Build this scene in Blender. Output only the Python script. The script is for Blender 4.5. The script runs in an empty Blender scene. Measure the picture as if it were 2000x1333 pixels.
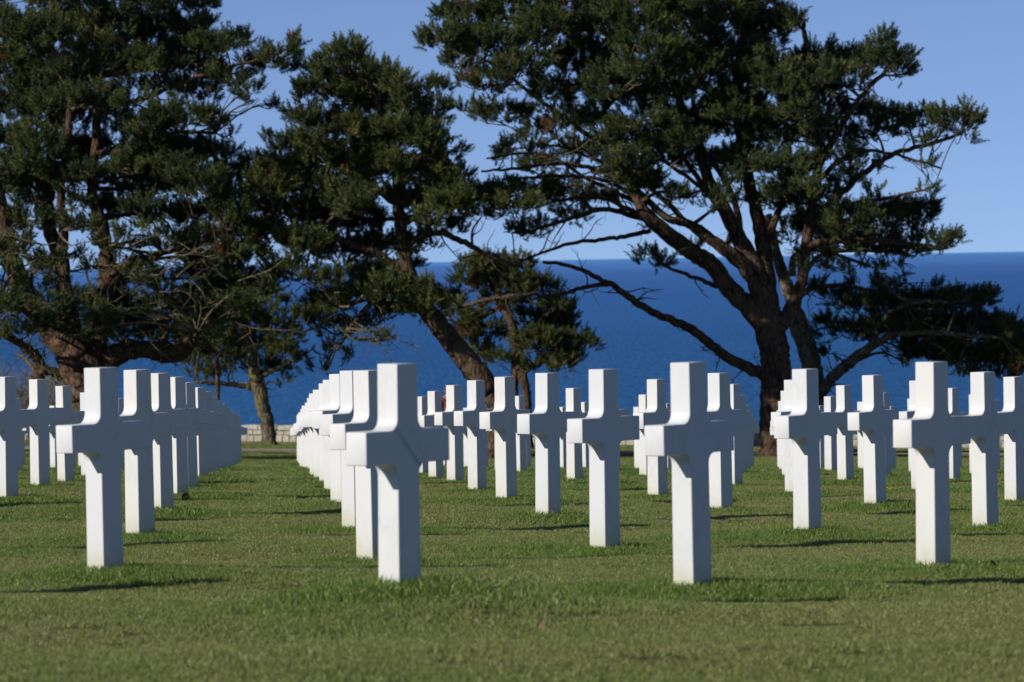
import bpy, bmesh, math, random
import numpy as np
from mathutils import Vector, Matrix

random.seed(7)
rng = np.random.default_rng(11)
sc = bpy.context.scene
COL = sc.collection

# ------------------------------------------------------------------ camera
F = 8900.0
EYE = Vector((0, 0, 1.0))
ROLL = 1.05
PITCH = math.atan(176.5 / F)
r_ = math.radians(ROLL)
fwd = Vector((0, math.cos(PITCH), -math.sin(PITCH)))
r0 = Vector((1, 0, 0)); u0 = Vector((0, math.sin(PITCH), math.cos(PITCH)))
CR = r0 * math.cos(r_) - u0 * math.sin(r_)
CU = u0 * math.cos(r_) + r0 * math.sin(r_)
cam_d = bpy.data.cameras.new('camera')
cam = bpy.data.objects.new('camera', cam_d); COL.objects.link(cam)
M = Matrix((CR, CU, -fwd)).transposed().to_4x4(); M.translation = EYE
cam.matrix_world = M
cam_d.sensor_width = 36.0
cam_d.lens = F / 2000.0 * 36.0
cam_d.clip_start = 0.5
cam_d.clip_end = 80000
cam_d.dof.use_dof = True
cam_d.dof.focus_distance = 37.0
cam_d.dof.aperture_fstop = 160.2 / 20.0     # 20 mm pupil
sc.camera = cam

# ------------------------------------------------------------------ sun and sky
SUN_EL = 26.0
TOSUN = Vector((-0.835, -0.549, 0)).normalized() * math.cos(math.radians(SUN_EL)) + Vector((0, 0, math.sin(math.radians(SUN_EL))))
world = bpy.data.worlds.new('World'); sc.world = world
world.use_nodes = True
wn = world.node_tree.nodes; wl = world.node_tree.links
bg = wn['Background']
sky = wn.new('ShaderNodeTexSky'); sky.sky_type = 'NISHITA'
sky.sun_disc = False
sky.sun_elevation = math.radians(SUN_EL)
sky.sun_rotation = math.atan2(TOSUN.x, TOSUN.y)
sky.altitude = 60
sky.air_density = 0.5
sky.dust_density = 0.0
sky.ozone_density = 5.0
tint = wn.new('ShaderNodeMix'); tint.data_type = 'RGBA'; tint.blend_type = 'MULTIPLY'; tint.inputs[0].default_value = 1.0
tint.inputs[7].default_value = (1.14, .96, .93, 1)
stc = wn.new('ShaderNodeTexCoord'); smp = wn.new('ShaderNodeMapping'); smp.inputs['Location'].default_value = (0, 0, .062)
wl.new(stc.outputs['Generated'], smp.inputs[0]); wl.new(smp.outputs[0], sky.inputs[0])
wl.new(sky.outputs[0], tint.inputs[6]); wl.new(tint.outputs[2], bg.inputs[0])
bg.inputs[1].default_value = 0.112
sun_d = bpy.data.lights.new('sun', 'SUN'); sun_d.energy = 4.3; sun_d.angle = math.radians(0.5)
sun_d.color = (1.0, 0.955, 0.88)
sun = bpy.data.objects.new('sun', sun_d); COL.objects.link(sun)
sun.rotation_euler = TOSUN.to_track_quat('Z', 'Y').to_euler()
sun.location = (-20, -10, 30)
sc.view_settings.view_transform = 'Standard'
sc.view_settings.look = 'None'
sc.view_settings.exposure = 0.0
sc.view_settings.gamma = 1.0
sc.view_settings.use_curve_mapping = False
sc.cycles.max_bounces = 6
sc.cycles.transparent_max_bounces = 8

# ------------------------------------------------------------------ geometry of the place
def P(px, py, Y):
    """point at depth Y metres seen at photo pixel (px, py)"""
    a = (px - 1000.0) / F; b = -(py - 666.5) / F
    d = CR * a + CU * b + fwd
    return EYE + d * (Y / d.y)

PY = np.array([-20, 0, 8, 14, 20.8, 26.3, 31.8, 37.2, 42.7, 48.2, 63, 77, 82, 101, 108, 118, 130, 140])
PZ = np.array([-.86, -1.06, -1.16, -1.30, -1.508, -1.683, -1.845, -2.025, -2.218, -2.429, -3.04, -3.66, -3.89, -4.67, -4.88, -5.216, -5.51, -5.77])
# smooth table
_yy = np.linspace(-20, 140, 641)
_zz = np.interp(_yy, PY, PZ)
_k = np.exp(-0.5 * (np.linspace(-3, 3, 25) / 1.2) ** 2); _k /= _k.sum()
_zs = np.convolve(np.pad(_zz, 12, mode='edge'), _k, 'valid')
O_ = np.array([.798, 20.817]); v_ = np.array([1.280, 1.754]); w_ = np.array([-2.845, 1.961])
crosses = []
for i in range(-1, 34):
    for j in range(-12, 34):
        if i > 24.4 + (j - 8) * .57: continue
        p = O_ + i * v_ + j * w_
        x, y = p
        if y < 15: continue
        px = x / y * F + 1000
        lo, hi = (-470, 2060) if y < 40 else (-170, 2030)
        if lo < px < hi: crosses.append((y, px, i, j, x))
crosses.sort()
MX = np.array([c[4] for c in crosses if c[0] < 70]); MY = np.array([c[0] for c in crosses if c[0] < 70])
def und(x, y):
    r = np.random.default_rng(21); out = 0
    for k in range(8):
        a = r.uniform(-.7, .7) + math.pi / 2; f = r.uniform(1.2, 3.2); out = out + np.sin((x * math.cos(a) + y * math.sin(a)) * f + r.uniform(0, 6.283))
    return out / 2.0
def mounds(x, y):
    x = np.asarray(x, float); y = np.asarray(y, float); sh = x.shape; x = x.ravel(); y = y.ravel(); out = np.zeros(len(x))
    for k in range(len(MX)):
        q = (np.abs(x - MX[k]) < 1.8) & (np.abs(y - MY[k]) < 1.8)
        out[q] += .034 * np.exp(-(((x[q] - MX[k]) / .75) ** 2 + ((y[q] - MY[k]) / .5) ** 2))
    out = out - .034 * np.exp(-(((x - 1.5) / 1.5) ** 2 + ((y - 20.1) / .75) ** 2))          # shallow dip added so the cross shadows show before the front right crosses
    return (out + .013 * und(x, y)).reshape(sh)
def ground(x, y):
    x = np.asarray(x, float); y = np.asarray(y, float)
    z = np.interp(y, _yy, _zs) - 0.019 * np.clip(x, -30, 30)
    z = z + .013 * np.clip(x, -4, 4) * np.exp(-((y - 21.5) / 5.0) ** 2)
    # low swelling in front of the nearest cross
    z = z + 0.055 * np.exp(-(((x + .47) / .62) ** 2 + ((y - 18.7) / .9) ** 2))
    z = z + 0.012 * np.sin(x * 1.7 + y * .6) * np.cos(y * .9 - x * .35)
    return z + EYE.z

# ------------------------------------------------------------------ helpers
def link(o, parent=None):
    COL.objects.link(o)
    if parent is not None: o.parent = parent
    return o
def mesh_obj(name, verts, faces, mat, parent=None, smooth=False, origin=None):
    verts = np.asarray(verts, float).reshape(-1, 3)
    if origin is not None: verts = verts - np.array(origin)
    me = bpy.data.meshes.new(name)
    me.from_pydata(verts.tolist(), [], faces)
    if smooth: me.polygons.foreach_set('use_smooth', [True] * len(me.polygons))
    if mat: me.materials.append(mat)
    me.update()
    return link(bpy.data.objects.new(name, me), parent)
def tri_obj(name, V, mat, parent=None, tint=None, origin=None):
    """V: (n,3,3) loose triangles; tint: (n,) value per triangle"""
    n = len(V)
    V = V.reshape(-1, 3)
    if origin is not None: V = V - np.array(origin)
    me = bpy.data.meshes.new(name)
    me.vertices.add(n * 3); me.vertices.foreach_set('co', V.astype(np.float32).ravel())
    me.loops.add(n * 3); me.loops.foreach_set('vertex_index', np.arange(n * 3, dtype=np.int32))
    me.polygons.add(n); me.polygons.foreach_set('loop_start', np.arange(0, n * 3, 3, dtype=np.int32))
    me.materials.append(mat)
    me.update(calc_edges=True)
    if tint is not None:
        at = me.attributes.new('tint', 'FLOAT', 'FACE'); at.data.foreach_set('value', tint.astype(np.float32))
    return link(bpy.data.objects.new(name, me), parent)
def tag(o, label=None, cat=None, group=None, kind=None):
    if label: o['label'] = label
    if cat: o['category'] = cat
    if group: o['group'] = group
    if kind: o['kind'] = kind
    return o
def empty(name, loc):
    o = bpy.data.objects.new(name, None); o.location = loc; o.empty_display_size = .3
    return link(o)
def catmull(pts, n=6):
    pts = [np.array(p, float) for p in pts]
    if len(pts) < 3: 
        return [pts[0] + (pts[-1] - pts[0]) * t for t in np.linspace(0, 1, n + 1)]
    q = [2 * pts[0] - pts[1]] + pts + [2 * pts[-1] - pts[-2]]
    out = []
    for i in range(1, len(q) - 2):
        for t in np.linspace(0, 1, n, endpoint=False):
            a, b, c, d = q[i - 1], q[i], q[i + 1], q[i + 2]
            out.append(.5 * ((2 * b) + (c - a) * t + (2 * a - 5 * b + 4 * c - d) * t * t + (-a + 3 * b - 3 * c + d) * t ** 3))
    out.append(pts[-1])
    return out
class Tubes:
    def __init__(s): s.v = []; s.f = []
    def add(s, pts, rad, ns=6, rough=0.0):
        pts = [np.array(p, float) for p in pts]; n = len(pts); base = len(s.v)
        up = np.array([.3, 1, .2]); up /= np.linalg.norm(up)
        ph = random.random() * 6
        for i, p in enumerate(pts):
            t = pts[min(i + 1, n - 1)] - pts[max(i - 1, 0)]; t /= (np.linalg.norm(t) + 1e-9)
            a = np.cross(t, up); a /= (np.linalg.norm(a) + 1e-9); b = np.cross(t, a)
            for k in range(ns):
                w = 2 * math.pi * k / ns
                rr = rad[i]
                if rough: rr *= 1 + rough * (math.sin(3 * w + ph + i * .21) * .6 + random.uniform(-.6, .6) + math.sin(5 * w - i * .3) * .4)
                s.v.append(p + (a * math.cos(w) + b * math.sin(w)) * rr)
        for i in range(n - 1):
            for k in range(ns):
                k2 = (k + 1) % ns
                s.f.append((base + i * ns + k, base + i * ns + k2, base + (i + 1) * ns + k2, base + (i + 1) * ns + k))
        s.f.append(tuple(base + k for k in range(ns))[::-1])
        s.f.append(tuple(base + (n - 1) * ns + k for k in range(ns)))
    def build(s, name, mat, parent=None, origin=None):
        return mesh_obj(name, s.v, s.f, mat, parent, True, origin)

# ------------------------------------------------------------------ materials
def mat(name):
    m = bpy.data.materials.new(name); m.use_nodes = True
    nt = m.node_tree; b = nt.nodes['Principled BSDF']
    return m, nt.nodes, nt.links, b
def noise(n, l, scale, detail=4, vec=None, rough=.55):
    t = n.new('ShaderNodeTexNoise'); t.inputs['Scale'].default_value = scale; t.inputs['Detail'].default_value = detail
    t.inputs['Roughness'].default_value = rough
    if vec is not None: l.new(vec, t.inputs['Vector'])
    return t
def ramp(n, l, fac, stops):
    r = n.new('ShaderNodeValToRGB'); e = r.color_ramp.elements
    while len(e) < len(stops): e.new(.5)
    for i, (p, c) in enumerate(stops): e[i].position = p; e[i].color = (*c, 1)
    l.new(fac, r.inputs[0]); return r
def mixc(n, l, fac, a, b, mode='MIX'):
    m = n.new('ShaderNodeMix'); m.data_type = 'RGBA'; m.blend_type = mode
    for sock, v in ((m.inputs[0], fac), (m.inputs[6], a), (m.inputs[7], b)):
        if isinstance(v, (int, float)): sock.default_value = v
        elif isinstance(v, tuple): sock.default_value = (*v, 1)
        else: l.new(v, sock)
    return m.outputs[2]
def bump(n, l, h, b, strength=.3, dist=.02):
    bm_ = n.new('ShaderNodeBump'); bm_.inputs['Strength'].default_value = strength; bm_.inputs['Distance'].default_value = dist
    l.new(h, bm_.inputs['Height']); l.new(bm_.outputs[0], b.inputs['Normal'])

# marble
def marble_material():
    m, n, l, b = mat('white_marble')
    tc = n.new('ShaderNodeTexCoord'); oi = n.new('ShaderNodeObjectInfo')
    add = n.new('ShaderNodeVectorMath'); add.operation = 'ADD'
    comb = n.new('ShaderNodeCombineXYZ')
    mu = n.new('ShaderNodeMath'); mu.operation = 'MULTIPLY'; mu.inputs[1].default_value = 37.0
    l.new(oi.outputs['Random'], mu.inputs[0])
    for k in range(3): l.new(mu.outputs[0], comb.inputs[k])
    l.new(tc.outputs['Object'], add.inputs[0]); l.new(comb.outputs[0], add.inputs[1])
    mp = n.new('ShaderNodeMapping'); mp.inputs['Rotation'].default_value = (.3, .5, .2); mp.inputs['Scale'].default_value = (1.3, 1.3, .7)
    l.new(add.outputs[0], mp.inputs[0])
    nz = noise(n, l, 3.0, 6, mp.outputs[0], .62)
    # thin veins where a distorted noise crosses a level
    sb = n.new('ShaderNodeMath'); sb.operation = 'SUBTRACT'; sb.inputs[1].default_value = .5; l.new(nz.outputs[0], sb.inputs[0])
    ab = n.new('ShaderNodeMath'); ab.operation = 'ABSOLUTE'; l.new(sb.outputs[0], ab.inputs[0])
    vr = ramp(n, l, ab.outputs[0], [(0, (.90, .905, .91)), (.02, (.965, .97, .975)), (.06, (1, 1, 1))])
    n2 = noise(n, l, 1.1, 3, mp.outputs[0])
    vm = ramp(n, l, n2.outputs[0], [(.45, (0, 0, 0)), (.62, (1, 1, 1))])
    veins = mixc(n, l, vm.outputs[0], (1, 1, 1), vr.outputs[0])
    base = ramp(n, l, oi.outputs['Random'], [(0, (.665, .67, .675)), (.5, (.70, .697, .685)), (1, (.71, .69, .655))])
    c = mixc(n, l, 1.0, base.outputs[0], veins, 'MULTIPLY')
    n3 = noise(n, l, 14, 4, mp.outputs[0])
    cl = ramp(n, l, n3.outputs[0], [(.3, (.98, .98, .975)), (.7, (1, 1, 1))])
    c = mixc(n, l, 1.0, c, cl.outputs[0], 'MULTIPLY')
    # soil and algae at the foot
    sx = n.new('ShaderNodeSeparateXYZ'); l.new(tc.outputs['Object'], sx.inputs[0])
    ad = n.new('ShaderNodeMath'); ad.operation = 'MULTIPLY_ADD'; ad.inputs[1].default_value = .10; l.new(n3.outputs[0], ad.inputs[0]); l.new(sx.outputs[2], ad.inputs[2])
    ft = ramp(n, l, ad.outputs[0], [(.05, (1, 1, 1)), (.14, (.25, .25, .25)), (.3, (0, 0, 0))])
    c = mixc(n, l, ft.outputs[0], c, (.56, .55, .43))
    l.new(c, b.inputs['Base Color'])
    b.inputs['Roughness'].default_value = .5; b.inputs['Specular IOR Level'].default_value = .25
    bump(n, l, n3.outputs[0], b, .15, .002)
    return m
MARBLE = marble_material()

def bark_material(name, c1, c2, lichen=(.13, .13, .07)):
    m, n, l, b = mat(name)
    tc = n.new('ShaderNodeTexCoord')
    mp = n.new('ShaderNodeMapping'); mp.inputs['Scale'].default_value = (1, 1, .35); l.new(tc.outputs['Object'], mp.inputs[0])
    vo = n.new('ShaderNodeTexVoronoi'); vo.feature = 'DISTANCE_TO_EDGE'; vo.inputs['Scale'].default_value = 9; l.new(mp.outputs[0], vo.inputs['Vector'])
    nz = noise(n, l, 7, 6, mp.outputs[0], .65)
    r1 = ramp(n, l, vo.outputs[0], [(0, (.25, .25, .25)), (.12, (1, 1, 1))])
    col = ramp(n, l, nz.outputs[0], [(.3, c1), (.55, c2), (.75, tuple(x * 1.5 for x in c2))])
    c = mixc(n, l, 1.0, col.outputs[0], r1.outputs[0], 'MULTIPLY')
    n2 = noise(n, l, 1.6, 5, tc.outputs['Object'])
    lr = ramp(n, l, n2.outputs[0], [(.52, (0, 0, 0)), (.66, (.8, .8, .8))])
    c = mixc(n, l, lr.outputs[0], c, lichen)
    l.new(c, b.inputs['Base Color']); b.inputs['Roughness'].default_value = .9; b.inputs['Specular IOR Level'].default_value = .15
    hm = n.new('ShaderNodeMath'); hm.operation = 'ADD'; l.new(vo.outputs[0], hm.inputs[0]); l.new(nz.outputs[0], hm.inputs[1])
    bump(n, l, hm.outputs[0], b, .8, .05)
    return m
BARK = bark_material('pine_bark', (.034, .021, .014), (.125, .074, .048), (.10, .08, .045))
BARK_GREY = bark_material('grey_bark', (.07, .06, .045), (.19, .16, .12), (.17, .15, .06))
BARK_MOSS = bark_material('mossy_bark', (.07, .055, .035), (.18, .145, .095), (.17, .16, .035))
PALE_TWIG = bark_material('pale_twig_bark', (.08, .065, .04), (.17, .14, .08), (.16, .145, .06))
TWIG = bark_material('twig_bark', (.055, .042, .028), (.14, .11, .075), (.13, .12, .06))

def needle_material(name, dark, mid, light):
    m, n, l, b = mat(name)
    at0 = n.new('ShaderNodeAttribute'); at0.attribute_name = 'tint'; at0.attribute_type = 'INSTANCER'
    nt_ = n.new('ShaderNodeAttribute'); nt_.attribute_name = 'nt'
    at = n.new('ShaderNodeMath'); at.operation = 'ADD'; l.new(at0.outputs['Fac'], at.inputs[0]); l.new(nt_.outputs['Fac'], at.inputs[1])
    c = ramp(n, l, at.outputs[0], [(0, dark), (.45, mid), (.85, light)])
    dd = n.new('ShaderNodeMath'); dd.operation = 'GREATER_THAN'; dd.inputs[1].default_value = 1.5; l.new(at0.outputs['Fac'], dd.inputs[0])
    class _o: pass
    cc = _o(); cc.outputs = [mixc(n, l, dd.outputs[0], c.outputs[0], (.20, .09, .04))]; c = cc
    l.new(c.outputs[0], b.inputs['Base Color']); b.inputs['Roughness'].default_value = .55
    b.inputs['Specular IOR Level'].default_value = .25
    tr = n.new('ShaderNodeBsdfTranslucent'); l.new(c.outputs[0], tr.inputs[0])
    mx = n.new('ShaderNodeMixShader'); mx.inputs[0].default_value = .12
    l.new(b.outputs[0], mx.inputs[1]); l.new(tr.outputs[0], mx.inputs[2]); l.new(mx.outputs[0], n['Material Output'].inputs[0])
    return m
NEEDLE = needle_material('pine_needles', (.024, .038, .014), (.064, .088, .027), (.15, .165, .048))
NEEDLE_WARM = needle_material('pine_needles_warm', (.030, .043, .014), (.086, .104, .027), (.18, .185, .050))

def blade_material():
    m, n, l, b = mat('grass_blades')
    at = n.new('ShaderNodeAttribute'); at.attribute_name = 'bt'
    it = n.new('ShaderNodeAttribute'); it.attribute_name = 'lush'; it.attribute_type = 'INSTANCER'
    dry = ramp(n, l, at.outputs['Fac'], [(0, (.155, .205, .048)), (.5, (.265, .295, .075)), (.8, (.37, .33, .13)), (1, (.66, .58, .34))])
    lush = ramp(n, l, at.outputs['Fac'], [(0, (.10, .175, .028)), (.5, (.165, .25, .044)), (.85, (.24, .32, .07)), (1, (.42, .44, .17))])
    c = mixc(n, l, it.outputs['Fac'], dry.outputs[0], lush.outputs[0])
    l.new(c, b.inputs['Base Color']); b.inputs['Roughness'].default_value = .42
    b.inputs['Specular IOR Level'].default_value = .35
    tr = n.new('ShaderNodeBsdfTranslucent'); l.new(c, tr.inputs[0])
    mx = n.new('ShaderNodeMixShader'); mx.inputs[0].default_value = .3
    l.new(b.outputs[0], mx.inputs[1]); l.new(tr.outputs[0], mx.inputs[2]); l.new(mx.outputs[0], n['Material Output'].inputs[0])
    return m
BLADE = blade_material()

def soil_material():
    m, n, l, b = mat('turf')
    tc = n.new('ShaderNodeTexCoord')
    n1 = noise(n, l, .6, 4, tc.outputs['Object']); n2 = noise(n, l, 40, 4, tc.outputs['Object'])
    c1 = ramp(n, l, n1.outputs[0], [(.3, (.10, .12, .038)), (.7, (.14, .145, .055))])
    c2 = ramp(n, l, n2.outputs[0], [(.3, (.5, .5, .5)), (.7, (1.25, 1.25, 1.2))])
    c = mixc(n, l, 1.0, c1.outputs[0], c2.outputs[0], 'MULTIPLY')
    l.new(c, b.inputs['Base Color']); b.inputs['Roughness'].default_value = 1; b.inputs['Specular IOR Level'].default_value = .05
    bump(n, l, n2.outputs[0], b, 1, .03)
    return m
TURF = soil_material()

def simple(name, c, rough=.7, ns=20, var=.25, bmp=.2, dist=.01):
    m, n, l, b = mat(name)
    tc = n.new('ShaderNodeTexCoord'); nz = noise(n, l, ns, 5, tc.outputs['Object'])
    r = ramp(n, l, nz.outputs[0], [(.3, tuple(x * (1 - var) for x in c)), (.7, tuple(min(1, x * (1 + var)) for x in c))])
    l.new(r.outputs[0], b.inputs['Base Color']); b.inputs['Roughness'].default_value = rough; b.inputs['Specular IOR Level'].default_value = .2
    bump(n, l, nz.outputs[0], b, bmp, dist)
    return m

# ------------------------------------------------------------------ lawn, path, cliff, sea
xs = np.concatenate([np.linspace(-160, -24, 18), np.linspace(-20, 20, 161), np.linspace(24, 160, 18)])
ys = np.concatenate([np.linspace(-20, 10, 16), np.linspace(10.5, 40, 148), np.linspace(40.5, 140, 300)])
X, Yg = np.meshgrid(xs, ys); Zg = ground(X, Yg) - .062 + mounds(X, Yg)
V = np.stack([X, Yg, Zg], -1).reshape(-1, 3)
nx, ny = len(xs), len(ys)
ii = (np.arange(ny - 1)[:, None] * nx + np.arange(nx - 1)[None, :]).ravel()
faces = np.stack([ii, ii + 1, ii + 1 + nx, ii + nx], 1).tolist()
lawn = mesh_obj('lawn', V, faces, TURF, None, True); tag(lawn, kind='structure')

# cliff face beyond the wall, falling to the sea
SEA = EYE.z - 55.0
cv = []; cf = []
prof = [(0, 0), (6, -.6), (14, -4), (24, -14), (34, -34), (44, -56.5), (60, -60)]
cxs = np.linspace(-160, 160, 41)
for k, (dy, dz) in enumerate(prof):
    for x in cxs:
        g = float(ground(x, 140))
        z = g + dz if dz > -50 else SEA - 2 + (dz + 56.5)
        cv.append((x, 140 + dy + (0 if k == 0 else 2.5 * math.sin(x * .07 + k)), z + (0 if k < 2 else .8 * math.sin(x * .2 + k * 2))))
for k in range(len(prof) - 1):
    for i in range(40):
        a = k * 41 + i; cf.append((a, a + 1, a + 42, a + 41))
tag(mesh_obj('cliff', cv, cf, simple('cliff_scrub', (.09, .095, .045), 1, 1.5, .4, .5, .1), None, True), kind='structure')

def sea_material():
    m, n, l, b = mat('sea_water')
    tc = n.new('ShaderNodeTexCoord')
    geo = n.new('ShaderNodeNewGeometry')
    mp = n.new('ShaderNodeMapping'); mp.inputs['Scale'].default_value = (.0006, .00012, 1); l.new(geo.outputs['Position'], mp.inputs[0])
    n1 = noise(n, l, 3.0, 6, mp.outputs[0], .6)
    mp2 = n.new('ShaderNodeMapping'); mp2.inputs['Scale'].default_value = (.45, .03, 1); l.new(geo.outputs['Position'], mp2.inputs[0])
    n2 = noise(n, l, 1.0, 5, mp2.outputs[0], .6)
    # distance haze painted into the water colour, paler toward the horizon
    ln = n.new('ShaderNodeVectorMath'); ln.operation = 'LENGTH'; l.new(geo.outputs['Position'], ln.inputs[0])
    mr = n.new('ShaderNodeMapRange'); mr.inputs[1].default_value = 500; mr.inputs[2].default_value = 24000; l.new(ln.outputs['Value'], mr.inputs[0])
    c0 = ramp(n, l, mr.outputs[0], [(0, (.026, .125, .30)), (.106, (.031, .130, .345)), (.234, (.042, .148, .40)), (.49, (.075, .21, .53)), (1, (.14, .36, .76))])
    v1 = ramp(n, l, n1.outputs[0], [(.35, (.90, .90, .92)), (.65, (1.1, 1.1, 1.08))])
    v2 = ramp(n, l, n2.outputs[0], [(.38, (.74, .78, .82)), (.62, (1.28, 1.24, 1.20))])
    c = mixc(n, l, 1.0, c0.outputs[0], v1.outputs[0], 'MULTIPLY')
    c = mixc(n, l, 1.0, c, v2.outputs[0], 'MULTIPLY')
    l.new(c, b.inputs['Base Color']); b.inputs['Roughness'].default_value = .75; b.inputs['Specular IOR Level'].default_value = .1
    bump(n, l, n2.outputs[0], b, .4, 1.0)
    return m
SEAM = sea_material()
sv = []; sf = []
rads = [120, 300, 800, 2000, 6000, 14000, 24450]; na = 120
for R in rads:
    for k in range(na + 1):
        a = math.radians(-60 + 120 * k / na)
        sv.append((R * math.sin(a), R * math.cos(a), SEA))
for i in range(len(rads) - 1):
    for k in range(na):
        a = i * (na + 1) + k; sf.append((a, a + 1, a + na + 2, a + na + 1))
tag(mesh_obj('sea', sv, sf, SEAM), kind='structure')

# path: a paved strip running along the end of the plot
PDIR = Vector((1, -.42, 0)).normalized(); PN = Vector((.42, 1, 0)).normalized()
def pline(t, off, c=Vector((-6.3, 118, 0))):
    p = c + PDIR * t + PN * off
    return p
pv = []; pf = []
ts = np.linspace(-50, 50, 201)
for t in ts:
    for off in (-.9, -.85, .85, .9):
        p = pline(t, off); z = float(ground(p.x, p.y)) + (.045 + .012 * off if abs(off) < 1.12 else -.05)
        pv.append((p.x, p.y, z))
for i in range(200):
    for k in range(3):
        a = i * 4 + k; pf.append((a, a + 4, a + 5, a + 1))
tag(mesh_obj('path', pv, pf, simple('path_gravel', (.34, .26, .21), .9, 18, .2, .3)), kind='structure')

# ------------------------------------------------------------------ stone wall, stone by stone
STONES = [simple('pale_limestone', (.42, .385, .30), .9, 9, .22, .6, .02), simple('cream_limestone', (.46, .42, .33), .9, 11, .2, .6, .02),
          simple('brown_stone', (.33, .25, .17), .9, 9, .25, .6, .02), simple('grey_stone', (.38, .36, .30), .9, 10, .25, .6, .02)]
COPING = simple('coping_limestone', (.47, .45, .39), .9, 6, .2, .6, .03)
MORTAR = simple('wall_mortar', (.38, .35, .28), 1, 30, .2, .4)
wl_c = Vector((-7.0, 133.5, 0)); WALLANG = math.atan2(-.42, 1)
WDIR = PDIR; WN = PN
wroot = empty('stone_wall', (wl_c.x, wl_c.y, float(ground(wl_c.x, wl_c.y))))
tag(wroot, 'low pale limestone wall with coping stones along the cliff edge behind the trees', 'wall')
def wpos(t, off, h):
    p = wl_c + WDIR * t + WN * off
    return Vector((p.x, p.y, float(ground(p.x, p.y)) + h))
def stone_mesh(name, sx, sy, sz, m, seed):
    rr = random.Random(seed)
    bm = bmesh.new(); bmesh.ops.create_cube(bm, size=1)
    for v in bm.verts: v.co = Vector((v.co.x * sx * rr.uniform(.93, 1), v.co.y * sy * rr.uniform(.92, 1.04), v.co.z * sz * rr.uniform(.93, 1)))
    bmesh.ops.bevel(bm, geom=bm.edges[:], offset=.016, segments=1, affect='EDGES')
    me = bpy.data.meshes.new(name); bm.to_mesh(me); bm.free(); me.materials.append(m); return me
T0, T1 = -10.0, 25.0
mv = []; mf = []
tt = np.linspace(T0, T1, 71)
for t in tt:
    for off, h in ((-.15, -.3), (-.16, .335), (.16, .335), (.15, -.3)):
        q = wpos(t, off, h) - wroot.location; mv.append(tuple(q))
for i in range(70):
    for k in range(3):
        a = i * 4 + k; mf.append((a, a + 1, a + 5, a + 4))
mf += [(0, 1, 2, 3), (283, 282, 281, 280)]
mesh_obj('mortar_core', mv, mf, MORTAR, wroot)
var = {}
def stone_obj(name, t, h, sx, sz, m, depth=.4):
    key = (name, round(sx, 2), round(sz, 2), m.name, random.randrange(2))
    if key not in var: var[key] = stone_mesh(name, key[1], depth, sz, m, hash(key) & 255)
    o = bpy.data.objects.new(name, var[key]); link(o, wroot)
    o.location = wpos(t, random.uniform(-.015, .015), h) - wroot.location
    o.rotation_euler = (random.uniform(-.02, .02), random.uniform(-.015, .015) , WALLANG)
for course, (h, sz) in enumerate(((.08, .20), (.26, .155))):
    t = T0 + random.uniform(0, .1)
    while t < T1:
        w = random.choice((.18, .24, .30, .22, .36)) * 1.0
        stone_obj('stone', t + w / 2, h, w - .012, sz - .008, random.choice(STONES[:2] + STONES))
        t += w
t = T0
while t < T1:
    w = random.choice((.5, .62, .74, .56))
    stone_obj('coping_stone', t + w / 2, .41, w - .010, .14, COPING, .50)
    t += w

# ------------------------------------------------------------------ marble crosses
ANG = math.atan2(1.754, 1.280)            # direction of the rows
def cross_mesh():
    W, D, S = .147, .111, .575
    top, a1, a0, R = 1.0, .722, .583, .052
    hw, hs = W / 2, S / 2
    pts = [(hw, -.25), (hw, a0 - R)]
    for k in range(1, 7):
        t = math.pi / 2 * k / 6; pts.append((hw + R - R * math.cos(t), a0 - R + R * math.sin(t)))
    pts += [(hs, a0), (hs, a1)]
    for k in range(0, 7):
        t = math.pi / 2 * k / 6; pts.append((hw + R - R * math.sin(t), a1 + R - R * math.cos(t)))
    pts += [(hw, top)]
    full = pts + [(-x, z) for x, z in reversed(pts)]
    bm = bmesh.new()
    fr = [bm.verts.new((x, -D / 2, z)) for x, z in full]
    f = bm.faces.new(fr)
    r = bmesh.ops.extrude_face_region(bm, geom=[f])
    for v in [g for g in r['geom'] if isinstance(g, bmesh.types.BMVert)]: v.co.y += D
    bmesh.ops.recalc_face_normals(bm, faces=bm.faces[:])
    es = [e for e in bm.edges if len(e.link_faces) == 2 and e.calc_face_angle() > .6]
    bmesh.ops.bevel(bm, geom=es, offset=.005, segments=2, affect='EDGES', profile=.5)
    for v in bm.verts:
        s = 1.03 - .075 * v.co.z
        if abs(v.co.x) < hw + R: v.co.x *= s
        v.co.y *= s
    for f in bm.faces: f.smooth = f.calc_area() < .02 and abs(f.normal.y) < .9 and len(f.verts) < 5
    me = bpy.data.meshes.new('cross'); bm.to_mesh(me); bm.free()
    me.materials.append(MARBLE)
    return me
CM = cross_mesh()
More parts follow.
